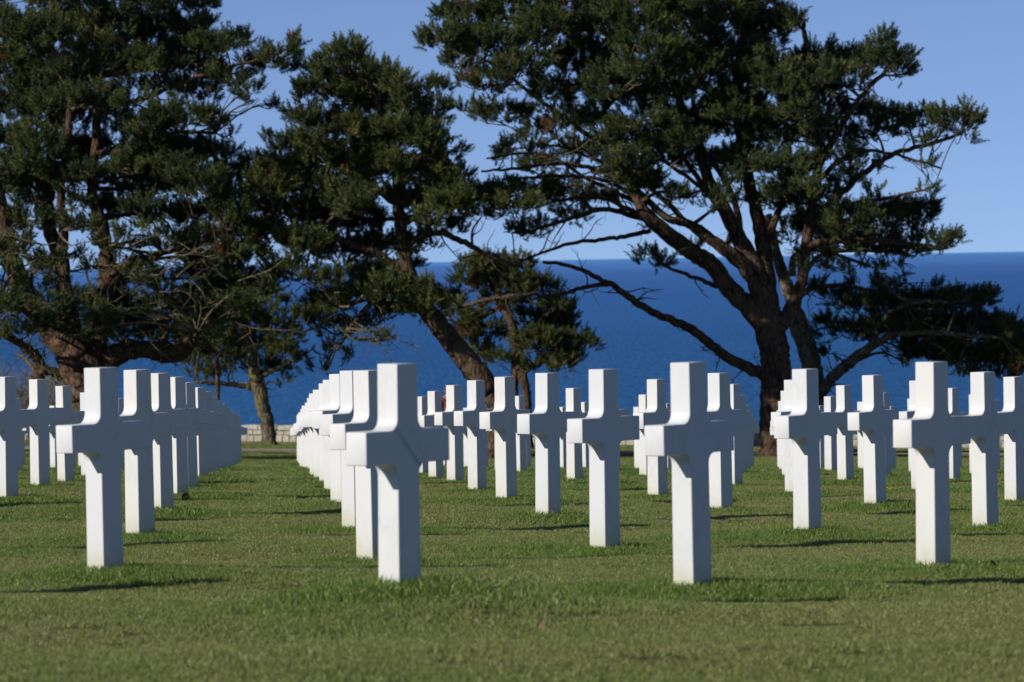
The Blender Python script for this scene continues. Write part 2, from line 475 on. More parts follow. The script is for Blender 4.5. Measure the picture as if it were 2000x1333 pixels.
def veined(me):
    m = MARBLE.copy(); m.name = 'veined_marble'; n = m.node_tree.nodes; l = m.node_tree.links; b = n['Principled BSDF']
    src = b.inputs['Base Color'].links[0].from_socket
    tc = n.new('ShaderNodeTexCoord'); sx = n.new('ShaderNodeSeparateXYZ'); l.new(tc.outputs['Object'], sx.inputs[0])
    nz = noise(n, l, 9, 3, tc.outputs['Object'])
    def math_(op, a, c):
        q = n.new('ShaderNodeMath'); q.operation = op
        for k, v in enumerate((a, c)):
            if v is None: continue
            if isinstance(v, (int, float)): q.inputs[k].default_value = v
            else: l.new(v, q.inputs[k])
        return q.outputs[0]
    t = math_('ADD', sx.outputs[0], sx.outputs[2])                       # the vein runs down to the right across the face
    t = math_('SUBTRACT', t, .61); t = math_('ADD', t, math_('MULTIPLY', nz.outputs[0], -.07)); t = math_('ABSOLUTE', t, None)
    r = ramp(n, l, t, [(0, (.60, .62, .63)), (.010, (.80, .82, .82)), (.022, (1, 1, 1))])
    hz = ramp(n, l, math_('ABSOLUTE', math_('SUBTRACT', sx.outputs[2], .62), None), [(.07, (1, 1, 1)), (.14, (0, 0, 0))])
    l.new(mixc(n, l, hz.outputs[0], src, mixc(n, l, 1.0, src, r.outputs[0], 'MULTIPLY')), b.inputs['Base Color'])
    me = me.copy(); me.materials.clear(); me.materials.append(m); return me
CMV = veined(CM)
ORD = ['first', 'second', 'third', 'fourth', 'fifth', 'sixth', 'seventh', 'eighth', 'ninth', 'tenth', 'eleventh', 'twelfth', 'thirteenth', 'fourteenth',
       'fifteenth', 'sixteenth', 'seventeenth', 'eighteenth', 'nineteenth', 'twentieth']
files = {}
for c in crosses:
    y, px, i, j, x = c
    files.setdefault(i - 2 * j, []).append(c)
LEAD = {-2: 'the big cross at front left', -1: 'the largest cross at front centre', 0: 'the front cross right of centre', 1: 'the big front cross near the right edge'}
for fid, lst in files.items():
    for k, (y, px, i, j, x) in enumerate(lst):
        o = bpy.data.objects.new('marble_cross', CMV if (i, j) == (-1, 0) else CM); link(o)
        rr = random.Random(i * 97 + j)
        z = float(ground(x, y))
        if (i, j) == (-1, 0): z -= .057
        if (i, j) == (0, 0): z -= .020
        o.location = (x + rr.uniform(-.012, .012), y + rr.uniform(-.02, .02), z + rr.uniform(-.008, .008))
        o.rotation_euler = (rr.uniform(-.008, .008), rr.uniform(-.008, .008), ANG + rr.uniform(-.02, .02))
        n_ = ORD[k] if k < 20 else 'last'; side = ORD[abs(fid) - (2 if fid > 1 else 3)] if not -3 < fid < 2 else ''
        if fid in LEAD:
            if k == 0:
                lab = {-2: 'big white marble cross at front left, leading its line', -1: 'largest white marble cross, front centre, in lush grass with a faint dark vein',
                       0: 'big white marble cross standing alone right of centre, long shadow beside it', 1: 'big white marble cross at front right, before the tree on the sea'}[fid]
            else: lab = 'white marble cross, %s in the line behind %s' % (n_, LEAD[fid])
        elif fid > 1:
            lab = 'white marble cross, %s in the %s line right of the front right cross' % (n_, side)
        else:
            lab = 'white marble cross, %s in the %s line left of the front left cross' % (n_, side)
        tag(o, lab, 'cross', 'white marble crosses in rows on the lawn')
print('crosses', len(crosses))

# ------------------------------------------------------------------ grass
def clump_mesh(name, nb, rad, hmin, hmax, seed, lean=.5, wid=.0013):
    r = np.random.default_rng(seed); T = []; bt = []
    for _ in range(nb):
        a = r.uniform(0, 6.283); d = rad * math.sqrt(r.uniform(0, 1)); bx, by = d * math.cos(a), d * math.sin(a)
        h = r.uniform(hmin, hmax) * (1 - .35 * (d / rad) ** 2); t = r.uniform(0, 6.283); ln = r.uniform(.1, lean * 1.6) * h
        dx, dy = math.cos(t) * ln, math.sin(t) * ln; s = r.uniform(0, 6.283); wx, wy = math.cos(s) * wid * r.uniform(.7, 1.4), math.sin(s) * wid * r.uniform(.7, 1.4)
        m0 = np.array([bx + dx * .35, by + dy * .35, h * .6]); tip = np.array([bx + dx, by + dy, h]); w = np.array([wx, wy, 0])
        b0 = np.array([bx, by, -.01])
        T += [(b0 - w, b0 + w, m0 + w * .9), (b0 - w, m0 + w * .9, m0 - w * .9), (m0 - w * .9, m0 + w * .9, tip)]
        q = r.uniform(0, 1); q = q * .75 if r.uniform() < .82 else .75 + .25 * q; bt += [q] * 3
    V = np.array(T); n = len(V)
    me = bpy.data.meshes.new(name)
    me.vertices.add(n * 3); me.vertices.foreach_set('co', V.astype(np.float32).ravel())
    me.loops.add(n * 3); me.loops.foreach_set('vertex_index', np.arange(n * 3, dtype=np.int32))
    me.polygons.add(n); me.polygons.foreach_set('loop_start', np.arange(0, n * 3, 3, dtype=np.int32))
    me.materials.append(BLADE); me.update(calc_edges=True)
    at = me.attributes.new('bt', 'FLOAT', 'FACE'); at.data.foreach_set('value', np.array(bt, np.float32))
    return me
csrc = bpy.data.collections.new('grass_sources')
for k in range(6):
    me = clump_mesh('grass_clump', 230, .13, .013, .032, 100 + k, .9)
    csrc.objects.link(bpy.data.objects.new('grass_clump', me))
def snoise(x, y, s, seed):
    r = np.random.default_rng(seed); out = 0
    for k in range(9):
        a = r.uniform(0, 6.283); f = s * r.uniform(.5, 1.9); out = out + np.sin((x * math.cos(a) + y * math.sin(a)) * f + r.uniform(0, 6.283))
    return out / 3.0
CX = np.array([c[4] for c in crosses]); CY = np.array([c[0] for c in crosses])
def lushness(x, y):
    d = np.full(len(x), 9.0)
    for s in range(0, len(x), 4000):
        dd = np.hypot(x[s:s + 4000, None] - CX[None], (y[s:s + 4000, None] - CY[None])).min(1); d[s:s + 4000] = dd
    # distance to the row line through the crosses (rows run along v)
    nrm = np.array([-v_[1], v_[0]]) / np.hypot(*v_); sp = abs(nrm @ w_)
    q = ((x - O_[0]) * nrm[0] + (y - O_[1]) * nrm[1]) / sp
    dr = np.abs(q - np.round(q)) * sp
    lu = .20 + .95 * np.exp(-(d / .62) ** 2) + .22 * np.exp(-(dr / .4) ** 2) + .26 * snoise(x, y, 1.1, 5) + .16 * snoise(x, y, 4, 6)
    inside = (y > 14.5)
    return np.clip(lu, 0, 1), d
pts = []
def scatter(y0, y1, dens, sc0):
    A = 0; hw1 = y1 / 8.9 * 1.06 + .4
    n = int(dens * (y1 - y0) * 2 * hw1)
    x = rng.uniform(-hw1, hw1, n); y = rng.uniform(y0, y1, n)
    k = np.abs(x) < y / 8.9 * 1.06 + .4
    x, y = x[k], y[k]
    pts.append(np.stack([x, y, np.full(len(x), sc0)], 1))
for a in np.arange(12.4, 36, 2.95): scatter(a, a + 2.95, 75, 1.0)
scatter(36, 48, 46, 1.25); scatter(48, 62, 32, 1.5); scatter(62, 85, 18, 1.9); scatter(85, 108, 11, 2.3); scatter(108, 139, 9, 2.6)
# tufts left standing at the foot of every cross
for (y, px, i, j, x) in crosses:
    if y > 75: continue
    n = 20 if y < 40 else 12
    a = rng.uniform(0, 6.283, n); d = .10 + np.abs(rng.normal(0, .16, n))
    big = 1.2 if y < 40 else 1.4
    if (i, j) == (-1, 0): n = 80; a = rng.uniform(0, 6.283, n); d = .08 + np.abs(rng.normal(0, .32, n)); big = 1.45
    pts.append(np.stack([x + d * np.cos(a), y + d * np.sin(a), big * rng.uniform(.8, 1.1, n) * np.where(d < .17, 1.2, 1.0)], 1))
pts = np.concatenate(pts)
lu, dmin = lushness(pts[:, 0], pts[:, 1])
# keep off the path
rel = (pts[:, 0] + 6.3) * PN.x + (pts[:, 1] - 118) * PN.y
keep = (rel < -1.5) | (rel > 1.0)
pts, lu, dmin = pts[keep], lu[keep], dmin[keep]
gz = ground(pts[:, 0], pts[:, 1]) - .062 + mounds(pts[:, 0], pts[:, 1])
n = len(pts); print('grass clumps', n)
me = bpy.data.meshes.new('grass'); me.vertices.add(n)
me.vertices.foreach_set('co', np.stack([pts[:, 0], pts[:, 1], gz], 1).astype(np.float32).ravel())
def fattr(name, v): 
    at = me.attributes.new(name, 'FLOAT', 'POINT'); at.data.foreach_set('value', v.astype(np.float32))
fattr('rot', rng.uniform(0, 6.283, n)); fattr('size', pts[:, 2] * (.85 + .25 * lu) * rng.uniform(.85, 1.15, n)); fattr('lush', lu)
fattr('hgt', (.72 + .38 * lu) * rng.uniform(.85, 1.2, n))
me.materials.append(BLADE)
grass = link(bpy.data.objects.new('grass', me))
tag(grass, 'short lawn grass, greener and longer at the feet of the crosses', 'grass', kind='stuff')
ng = bpy.data.node_groups.new('grass_nodes', 'GeometryNodeTree')
ng.interface.new_socket('Geometry', in_out='INPUT', socket_type='NodeSocketGeometry')
ng.interface.new_socket('Geometry', in_out='OUTPUT', socket_type='NodeSocketGeometry')
N = ng.nodes; L = ng.links
gi = N.new('NodeGroupInput'); go = N.new('NodeGroupOutput')
m2p = N.new('GeometryNodeMeshToPoints')
iop = N.new('GeometryNodeInstanceOnPoints'); ci = N.new('GeometryNodeCollectionInfo')
ci.inputs['Collection'].default_value = csrc; ci.inputs['Separate Children'].default_value = True; ci.inputs['Reset Children'].default_value = True
def named(nm):
    q = N.new('GeometryNodeInputNamedAttribute'); q.data_type = 'FLOAT'; q.inputs['Name'].default_value = nm; return q
rn, sn, hn = named('rot'), named('size'), named('hgt')
cr = N.new('ShaderNodeCombineXYZ'); L.new(rn.outputs[0], cr.inputs[2])
cs = N.new('ShaderNodeCombineXYZ'); L.new(sn.outputs[0], cs.inputs[0]); L.new(sn.outputs[0], cs.inputs[1])
mm = N.new('ShaderNodeMath'); mm.operation = 'MULTIPLY'; L.new(sn.outputs[0], mm.inputs[0]); L.new(hn.outputs[0], mm.inputs[1]); L.new(mm.outputs[0], cs.inputs[2])
L.new(gi.outputs[0], m2p.inputs[0]); L.new(m2p.outputs[0], iop.inputs['Points']); L.new(ci.outputs[0], iop.inputs['Instance'])
iop.inputs['Pick Instance'].default_value = True
L.new(cr.outputs[0], iop.inputs['Rotation']); L.new(cs.outputs[0], iop.inputs['Scale']); L.new(iop.outputs[0], go.inputs[0])
md = grass.modifiers.new('scatter', 'NODES'); md.node_group = ng

# ------------------------------------------------------------------ pines
def tuft_templates(k=14, nn=64, seed=3):
    r = np.random.default_rng(seed); out = []
    for _ in range(k):
        T = []
        Lb = r.uniform(.16, .30)
        for q in range(nn):
            s = (q + r.uniform()) / nn; z = s * Lb
            a = r.uniform(0, 6.283); sp = r.uniform(.75, 1.35) if s < .8 else r.uniform(0, 1.0)
            d = np.array([math.cos(a) * math.sin(sp), math.sin(a) * math.sin(sp), math.cos(sp)])
            ln = r.uniform(.065, .10); w = np.cross(d, r.normal(size=3)); w /= np.linalg.norm(w); w *= r.uniform(.0055, .0085)
            b = np.array([0, 0, z]); T.append((b - w * .7, b + w * .7, b + d * ln))
            T[-1] = (b - w, b + w, b + d * ln)
        out.append(np.array(T))
    return np.array(out)
tsrc = bpy.data.collections.new('tuft_sources')
_r = np.random.default_rng(9)
def fill_templates():
    for T in tuft_templates():
        n = len(T); me = bpy.data.meshes.new('needle_tuft')
        me.vertices.add(n * 3); me.vertices.foreach_set('co', T.astype(np.float32).ravel())
        me.loops.add(n * 3); me.loops.foreach_set('vertex_index', np.arange(n * 3, dtype=np.int32))
        me.polygons.add(n); me.polygons.foreach_set('loop_start', np.arange(0, n * 3, 3, dtype=np.int32))
        me.update(calc_edges=True)
        at = me.attributes.new('nt', 'FLOAT', 'FACE'); at.data.foreach_set('value', _r.normal(0, .10, n).astype(np.float32))
        tsrc.objects.link(bpy.data.objects.new('needle_tuft', me))
fill_templates()
def crown_nodes(mt):
    ng = bpy.data.node_groups.new('crown_nodes', 'GeometryNodeTree')
    ng.interface.new_socket('Geometry', in_out='INPUT', socket_type='NodeSocketGeometry')
    ng.interface.new_socket('Geometry', in_out='OUTPUT', socket_type='NodeSocketGeometry')
    N = ng.nodes; L = ng.links
    gi = N.new('NodeGroupInput'); go = N.new('NodeGroupOutput'); m2p = N.new('GeometryNodeMeshToPoints')
    iop = N.new('GeometryNodeInstanceOnPoints'); ci = N.new('GeometryNodeCollectionInfo')
    ci.inputs['Collection'].default_value = tsrc; ci.inputs['Separate Children'].default_value = True; ci.inputs['Reset Children'].default_value = True
    sm = N.new('GeometryNodeSetMaterial'); sm.inputs['Material'].default_value = mt
    ea = N.new('GeometryNodeInputNamedAttribute'); ea.data_type = 'FLOAT_VECTOR'; ea.inputs['Name'].default_value = 'euler'
    sa = N.new('GeometryNodeInputNamedAttribute'); sa.data_type = 'FLOAT'; sa.inputs['Name'].default_value = 'size'
    L.new(gi.outputs[0], m2p.inputs[0]); L.new(m2p.outputs[0], iop.inputs['Points']); L.new(ci.outputs[0], sm.inputs[0]); L.new(sm.outputs[0], iop.inputs['Instance'])
    iop.inputs['Pick Instance'].default_value = True
    L.new(ea.outputs[0], iop.inputs['Rotation']); L.new(sa.outputs[0], iop.inputs['Scale']); L.new(iop.outputs[0], go.inputs[0])
    return ng
CROWN_NG = {}
def crown_obj(pos, dirs, scale, tint, mt, parent, origin):
    d = dirs / np.linalg.norm(dirs, axis=1, keepdims=True)
    eul = np.stack([np.zeros(len(d)), np.arccos(np.clip(d[:, 2], -1, 1)), np.arctan2(d[:, 1], d[:, 0])], 1)
    me = bpy.data.meshes.new('crown'); n = len(pos); me.vertices.add(n)
    me.vertices.foreach_set('co', (pos - np.array(origin)).astype(np.float32).ravel())
    at = me.attributes.new('euler', 'FLOAT_VECTOR', 'POINT'); at.data.foreach_set('vector', eul.astype(np.float32).ravel())
    at = me.attributes.new('size', 'FLOAT', 'POINT'); at.data.foreach_set('value', scale.astype(np.float32))
    at = me.attributes.new('tint', 'FLOAT', 'POINT'); at.data.foreach_set('value', tint.astype(np.float32))
    me.materials.append(mt)
    o = link(bpy.data.objects.new('crown', me), parent)
    if mt.name not in CROWN_NG: CROWN_NG[mt.name] = crown_nodes(mt)
    o.modifiers.new('needles', 'NODES').node_group = CROWN_NG[mt.name]
    return o

def pine(name, base, Y, limbs, pads, label, bark=BARK, needle=NEEDLE, depth=2.4, clump_px=15, per=8, twigcol=TWIG, dead=0, trunk_n=1, cat='tree', group='pines along the cliff edge', thin=1.0, limbdepth=.8, tangle=None):
    """limbs: list of (points [(px,py,r_px)], depth_end) ; pads: (x,y,rx,ry,density[,dz])"""
    B = P(base[0], base[1], Y); B.z = float(ground(B.x, B.y)) - .05
    root = empty(name, B); tag(root, label, cat, group)
    s = Y / F
    lim3 = []
    for li, (pl, dend) in enumerate(limbs):
        n = len(pl)
        pts3 = []; rad = []
        for k, (x, y, rp) in enumerate(pl):
            dd = dend * (k / max(1, n - 1)) ** 1.2
            p = P(x, y, Y + dd); pts3.append(np.array(p)); rad.append(rp * s)
        if li < trunk_n: pts3[0][2] = min(pts3[0][2], float(ground(pts3[0][0], pts3[0][1])) - .25)
        sub = 7
        cp = catmull(pts3, sub)
        cr_ = np.interp(np.linspace(0, n - 1, len(cp)), np.arange(n), rad)
        for q in range(1, len(cp) - 1): cp[q] = cp[q] + rng.normal(0, .03, 3) * cr_[q] + rng.normal(0, .012, 3)
        if li < trunk_n: cr_[0] *= 1.5; cr_[1] *= 1.25; cr_[2] *= 1.1
        t = Tubes(); t.add(cp, cr_, 14 if rad[0] > .08 else 8, .06)
        t.build('trunk' if li < trunk_n else 'limb', bark, root, tuple(B))
        for q, r1 in zip(cp, cr_): lim3.append((*q, r1))
    LA = np.array(lim3)
    # pads
    tw = Tubes(); TP = []; TD = []; TS = []; TI = []
    cenb = LA[:, :3].mean(0)
    for pd in pads:
        x, y, rx, ry, dens = pd[:5]
        dz = pd[5] if len(pd) > 5 else random.uniform(-1, 1) * depth
        Yp = Y + dz
        c = np.array(P(x, y, Yp)); sx = rx * s; sz = ry * s * .88; sy = max(.5, (sx + sz) * .5)
        # branch from the nearest suitable limb point
        d = np.linalg.norm(LA[:, :3] - c, axis=1) + np.maximum(0, LA[:, 2] - c[2]) * 1.2
        a = LA[np.argmin(d)]; A0 = a[:3]
        mid = (A0 + c) / 2 + np.array([0, 0, .06]) * np.linalg.norm(c - A0) + rng.normal(0, .08, 3)
        bl = catmull([A0, mid, c], 5); r0_ = min(a[3] * .6, .02 + .017 * np.linalg.norm(c - A0) + .012 * sx)
        tw.add(bl, np.linspace(r0_, .018, len(bl)), 6, .08)
        area = math.pi * rx * ry
        ncl = max(2, int(dens * thin * area / (math.pi * clump_px ** 2) * 4.6))
        # sub-branches
        nb = max(3, int(ncl / 3.2)); ends = []
        for k in range(nb):
            v = rng.normal(size=3); v /= np.linalg.norm(v); e = c + v * np.array([sx, sy, sz]) * rng.uniform(.5, .95)
            st = bl[rng.integers(2, len(bl))]
            m_ = (st + e) / 2 + rng.normal(0, .07, 3) - np.array([0, 0, .05])
            q = catmull([st, m_, e], 4); tw.add(q, np.linspace(.016, .006, len(q)), 4); ends += [q[-1], q[-3], q[-5]]
        ends = np.array(ends)
        for k in range(ncl):
            v = rng.normal(size=3); v /= np.linalg.norm(v); rr = rng.uniform(.15, 1) ** .45
            e = c + v * np.array([sx, sy, sz]) * rr
            if rng.uniform() < .35: e[2] = c[2] + abs(e[2] - c[2])
            e = e + rng.normal(0, .05, 3)
            j = np.argmin(((ends - e) ** 2).sum(1)); st = ends[j]
            if np.linalg.norm(st - e) > .10 and rng.uniform() < .95:
                m_ = (st + e) / 2 + rng.normal(0, .03, 3); tw.add([st, m_, e], (.009, .007, .005), 3)
            out = v * np.array([1, 1, .7]) + np.array([0, 0, .75])
            m = max(3, int(per * rng.uniform(.5, 1.3)))
            cr1 = clump_px * s * .75
            base_t = np.clip(rng.normal(.40, .24), 0, 1.0); deadc = rng.uniform() < .006
            o_ = rng.normal(0, 1, (m, 3)); o_ /= np.linalg.norm(o_, axis=1, keepdims=True)
            TP.append(e + o_ * cr1 * rng.uniform(.1, 1, (m, 1))); TD.append(out * .8 + o_ * .55 + np.array([0, 0, .45]) + rng.normal(0, .25, (m, 3)))
            TS.append(rng.uniform(.65, 1.25, m)); TI.append(np.full(m, 2.0) if deadc else np.clip(base_t + rng.normal(0, .1, m), 0, .94))
    # bare dead twigs
    for k in range(dead):
        a = LA[rng.integers(len(LA) // 3, len(LA))][:3]
        d = rng.normal(size=3); d[2] = d[2] * .5; d /= np.linalg.norm(d); ln = rng.uniform(.4, 1.3)
        q = [a]; 
        for z in range(4): d = d + rng.normal(0, .35, 3); d /= np.linalg.norm(d); q.append(q[-1] + d * ln / 4)
        tw.add(catmull(q, 3), np.linspace(.02, .005, 13), 4)
        for z in range(3):
            d2 = rng.normal(size=3); d2 /= np.linalg.norm(d2); p0 = q[rng.integers(1, 4)]; tw.add([p0, p0 + d2 * .15, p0 + d2 * .3 + rng.normal(0, .05, 3)], (.009, .006, .004), 3)
    t = tw.build('twigs', twigcol, root, tuple(B)); t['kind'] = 'stuff'
    if tangle:
        tb = Tubes(); n_, x0, x1, y0, y1, za, zb = tangle
        for k in range(n_):
            dz = random.uniform(za, zb); q = [np.array(P(random.uniform(x0, x1), random.uniform(y0, y1), Y + dz))]
            a0 = LA[np.argmin(np.linalg.norm(LA[:, :3] - q[0], axis=1))][:3]
            if k % 3 == 0: tb.add(catmull([a0, (a0 + q[0]) / 2 + rng.normal(0, .2, 3), q[0]], 5), np.linspace(.035, .022, 11), 5)
            d = np.array([random.choice((-1, 1, 1)) * 1.0, rng.normal(0, .4), rng.normal(-.1, .35)]); ln = rng.uniform(.7, 1.9)
            for z in range(5): d = d / np.linalg.norm(d) + rng.normal(0, .32, 3); d /= np.linalg.norm(d); q.append(q[-1] + d * ln / 5)
            tb.add(catmull(q, 3), np.linspace(rng.uniform(.012, .024), .005, 16), 5)
            for z in range(6):
                d2 = d + rng.normal(0, .8, 3); d2 /= np.linalg.norm(d2); p0 = q[rng.integers(1, 5)]; l2 = rng.uniform(.2, .6)
                tb.add([p0, p0 + d2 * l2 * .5, p0 + d2 * l2 + rng.normal(0, .08, 3)], (.011, .008, .004), 3)
        t2 = tb.build('bare_twigs', PALE_TWIG, root, tuple(B)); t2['kind'] = 'stuff'
    cro = crown_obj(np.concatenate(TP), np.concatenate(TD), np.concatenate(TS), np.concatenate(TI), needle, root, tuple(B)); cro['kind'] = 'stuff'
    print(name, 'tufts', sum(len(q) for q in TP), 'twig faces', len(tw.f))
    return root

# --- the big spreading pine at the right
T5L = [
 ([(1512, 885, 30), (1512, 830, 27), (1514, 770, 28), (1516, 720, 29), (1508, 670, 30), (1500, 630, 28)], 0),
 ([(1500, 640, 24), (1462, 600, 20), (1420, 560, 18), (1395, 520, 17), (1350, 490, 17), (1300, 455, 15), (1262, 420, 13), (1235, 360, 10), (1205, 300, 8), (1180, 220, 6)], -.8),
 ([(1506, 640, 22), (1480, 570, 17), (1455, 520, 15), (1405, 480, 12), (1350, 440, 9), (1300, 425, 7), (1240, 370, 6), (1180, 340, 4)], -.5),
 ([(1508, 640, 24), (1490, 560, 20), (1450, 480, 17), (1420, 420, 14), (1380, 340, 11), (1350, 250, 9), (1310, 150, 7), (1290, 50, 5)], .4),
 ([(1508, 630, 20), (1500, 560, 17), (1490, 480, 15), (1475, 400, 13), (1450, 300, 11), (1440, 180, 9), (1450, 60, 7), (1460, -60, 5)], 1.2),
 ([(1516, 650, 18), (1540, 610, 13), (1562, 560, 11), (1572, 500, 11), (1580, 440, 10), (1592, 360, 9), (1600, 270, 8), (1590, 170, 7), (1570, 60, 5)], .2),
 ([(1582, 440, 9), (1620, 400, 7), (1680, 345, 6), (1740, 305, 5), (1820, 280, 4), (1880, 262, 3)], .8),
 ([(1596, 330, 8), (1640, 250, 6), (1680, 190, 5), (1740, 130, 4)], -.6),
 ([(1575, 480, 8), (1640, 470, 6), (1720, 470, 5), (1800, 480, 4), (1850, 485, 3)], -.4),
 ([(1498, 735, 13), (1460, 718, 11), (1420, 698, 10), (1385, 670, 9), (1345, 640, 9), (1300, 622, 7.5), (1240, 590, 7), (1205, 562, 6), (1170, 545, 5), (1120, 522, 4), (1060, 512, 3)], -1.6),
 ([(1190, 555, 5), (1140, 562, 4), (1100, 575, 3.5), (1050, 580, 2.5)], -1.7),
 ([(1270, 450, 5), (1220, 462, 4.5), (1170, 468, 4), (1110, 478, 3.5), (1050, 498, 2.5), (990, 520, 1.5)], -1.2),
 ([(1235, 360, 6), (1160, 330, 4.5), (1080, 320, 4), (1000, 330, 3), (940, 335, 2)], -1.0),
 ([(1262, 430, 6), (1180, 410, 5), (1110, 430, 4), (1040, 450, 3), (1000, 455, 2)], -.8),
 ([(1205, 300, 6), (1130, 250, 5), (1060, 200, 4), (980, 140, 3), (900, 90, 2)], -.5),
 ([(1350, 250, 7), (1270, 180, 5), (1180, 120, 4), (1100, 60, 3)], .7),
 ([(1440, 430, 6), (1340, 345, 4), (1240, 290, 4), (1120, 290, 3), (1040, 280, 2)], .9),
]
for q in [[(1380, 470, 7), (1300, 395, 5), (1220, 330, 4), (1130, 300, 3), (1040, 230, 2)], [(1330, 470, 7), (1240, 415, 5), (1160, 385, 4), (1080, 395, 2.5)], [(1420, 430, 7), (1350, 330, 5), (1290, 240, 4), (1220, 160, 3)],
          [(1300, 440, 5), (1200, 360, 4), (1100, 345, 3), (980, 350, 2)], [(1450, 480, 7), (1430, 380, 6), (1370, 280, 4), (1350, 180, 3)], [(1500, 470, 8), (1530, 380, 6), (1540, 290, 5), (1520, 190, 4)], [(1560, 560, 6), (1600, 500, 4), (1680, 490, 3), (1790, 500, 2)],
          [(1592, 360, 6), (1660, 300, 4), (1740, 300, 3), (1840, 330, 2)], [(1580, 440, 5), (1660, 400, 4), (1750, 385, 3), (1825, 365, 1.5)], [(1250, 400, 5), (1150, 350, 3.5), (1060, 300, 2.5), (950, 310, 1.8)], [(1400, 560, 5), (1350, 540, 4), (1300, 520, 3), (1280, 508, 2)]]:
    T5L.append((q, random.uniform(-1.5, 1.5)))
T5P = [
 (868, 75, 48, 30, 1.3), (915, 35, 60, 36, 1.2), (900, 120, 40, 26, 1.1), (960, 90, 60, 40, 1.0), (1000, 30, 70, 45, 1.1), (950, 165, 50, 28, .9), (1020, 140, 60, 40, 1.0),
 (915, 215, 40, 20, .7), (990, 225, 60, 24, .9), (1060, 70, 60, 50, 1.0), (1090, 190, 65, 38, .9), (1130, 120, 60, 50, 1.0), (1120, 30, 80, 50, 1.1), (1190, 70, 70, 60, 1.1),
 (1180, 170, 70, 45, 1.0), (1250, 20, 80, 55, 1.2), (1270, 110, 75, 55, 1.1), (1260, 200, 70, 45, 1.0), (1340, 50, 75, 60, 1.2), (1350, 150, 75, 60, 1.1), (1340, 250, 70, 40, .95),
 (1420, 30, 75, 60, 1.2), (1430, 130, 75, 65, 1.3), (1430, 230, 75, 55, 1.2), (1500, 60, 60, 60, 1.3), (1510, 160, 65, 60, 1.3), (1520, 250, 70, 50, 1.2), (1480, -20, 60, 35, 1.0),
 (1545, 45, 26, 16, 1.0), (1565, 36, 12, 9, 1), (1580, 130, 45, 35, 1.2), (1600, 200, 50, 45, 1.2), (1620, 270, 55, 35, 1.1), (1390, -30, 90, 30, 1.0), (1250, -40, 90, 30, 1.0), (1100, -30, 90, 30, 1.0), (980, -25, 60, 30, 1.0),
 (1640, 120, 45, 26, 1.1), (1690, 120, 45, 28, 1.1), (1735, 120, 42, 26, 1.1), (1720, 85, 30, 20, 1.0), (1771, 117, 17, 20, 1.1), (1660, 160, 50, 22, 1.0), (1765, 145, 22, 14, .9), (1610, 100, 20, 10, .8),
 (1680, 225, 45, 26, 1.1), (1740, 235, 45, 24, 1.1), (1800, 240, 42, 22, 1.1), (1850, 240, 38, 22, 1.1), (1890, 232, 24, 22, 1.2), (1880, 262, 30, 12, .8), (1710, 262, 60, 18, .8), (1800, 275, 45, 12, .5),
 (1660, 310, 50, 22, .9), (1640, 350, 45, 20, .7), (1720, 330, 45, 12, .35), (1800, 318, 35, 10, .35), (1690, 370, 45, 12, .35), (1800, 370, 22, 7, .3),
 (1130, 240, 60, 26, .8), (1060, 260, 50, 22, .7), (1010, 290, 55, 18, .6), (960, 310, 50, 14, .4), (1070, 325, 50, 24, .9), (1150, 300, 50, 28, .9), (1220, 270, 60, 30, .9),
 (1000, 375, 50, 22, 1.0), (1060, 385, 50, 24, 1.0), (1120, 385, 50, 20, .7), (1010, 455, 34, 12, 1.1), (1060, 445, 42, 14, .9), (1120, 420, 40, 14, .7), (1100, 365, 30, 16, .8), (1180, 390, 40, 18, .8), (1200, 350, 50, 24, .9),
 (1290, 300, 55, 30, .9), (1370, 320, 60, 26, .8), (1450, 310, 60, 34, 1.0), (1540, 330, 55, 36, 1.1), (1500, 390, 40, 24, .7), (1440, 370, 30, 16, .5), (1560, 400, 40, 30, .8), (1340, 385, 40, 16, .5), (1270, 365, 30, 14, .5),
 (1600, 440, 50, 32, 1.3), (1660, 430, 50, 36, 1.4), (1720, 425, 48, 36, 1.4), (1775, 425, 42, 30, 1.3), (1810, 415, 18, 22, 1.2), (1640, 480, 55, 26, 1.2), (1710, 485, 55, 24, 1.2), (1780, 480, 50, 24, 1.1), (1835, 478, 30, 16, 1.1), (1862, 468, 14, 14, 1.2),
 (1600, 510, 50, 20, .7), (1680, 525, 55, 14, .4), (1760, 525, 55, 12, .35), (1540, 460, 30, 24, .8), (1550, 520, 26, 14, .4),
 (1283, 507, 36, 16, 1.1, -1.2), (1350, 484, 24, 12, .9, -1.2), (1410, 490, 18, 14, .6),
]
for k in range(46):
    T5P.append((random.uniform(1130, 1620), random.uniform(140, 400), random.uniform(26, 48), random.uniform(14, 24), random.uniform(.6, .95), random.uniform(-2.6, -.8)))
pine('spreading_pine', (1512, 885), 112, T5L, T5P, 'huge dark pine with forked trunk and spreading limbs, standing right of centre', depth=2.2, dead=110, thin=1.0, tangle=(26, 1000, 1300, 260, 420, -1.5, .5))

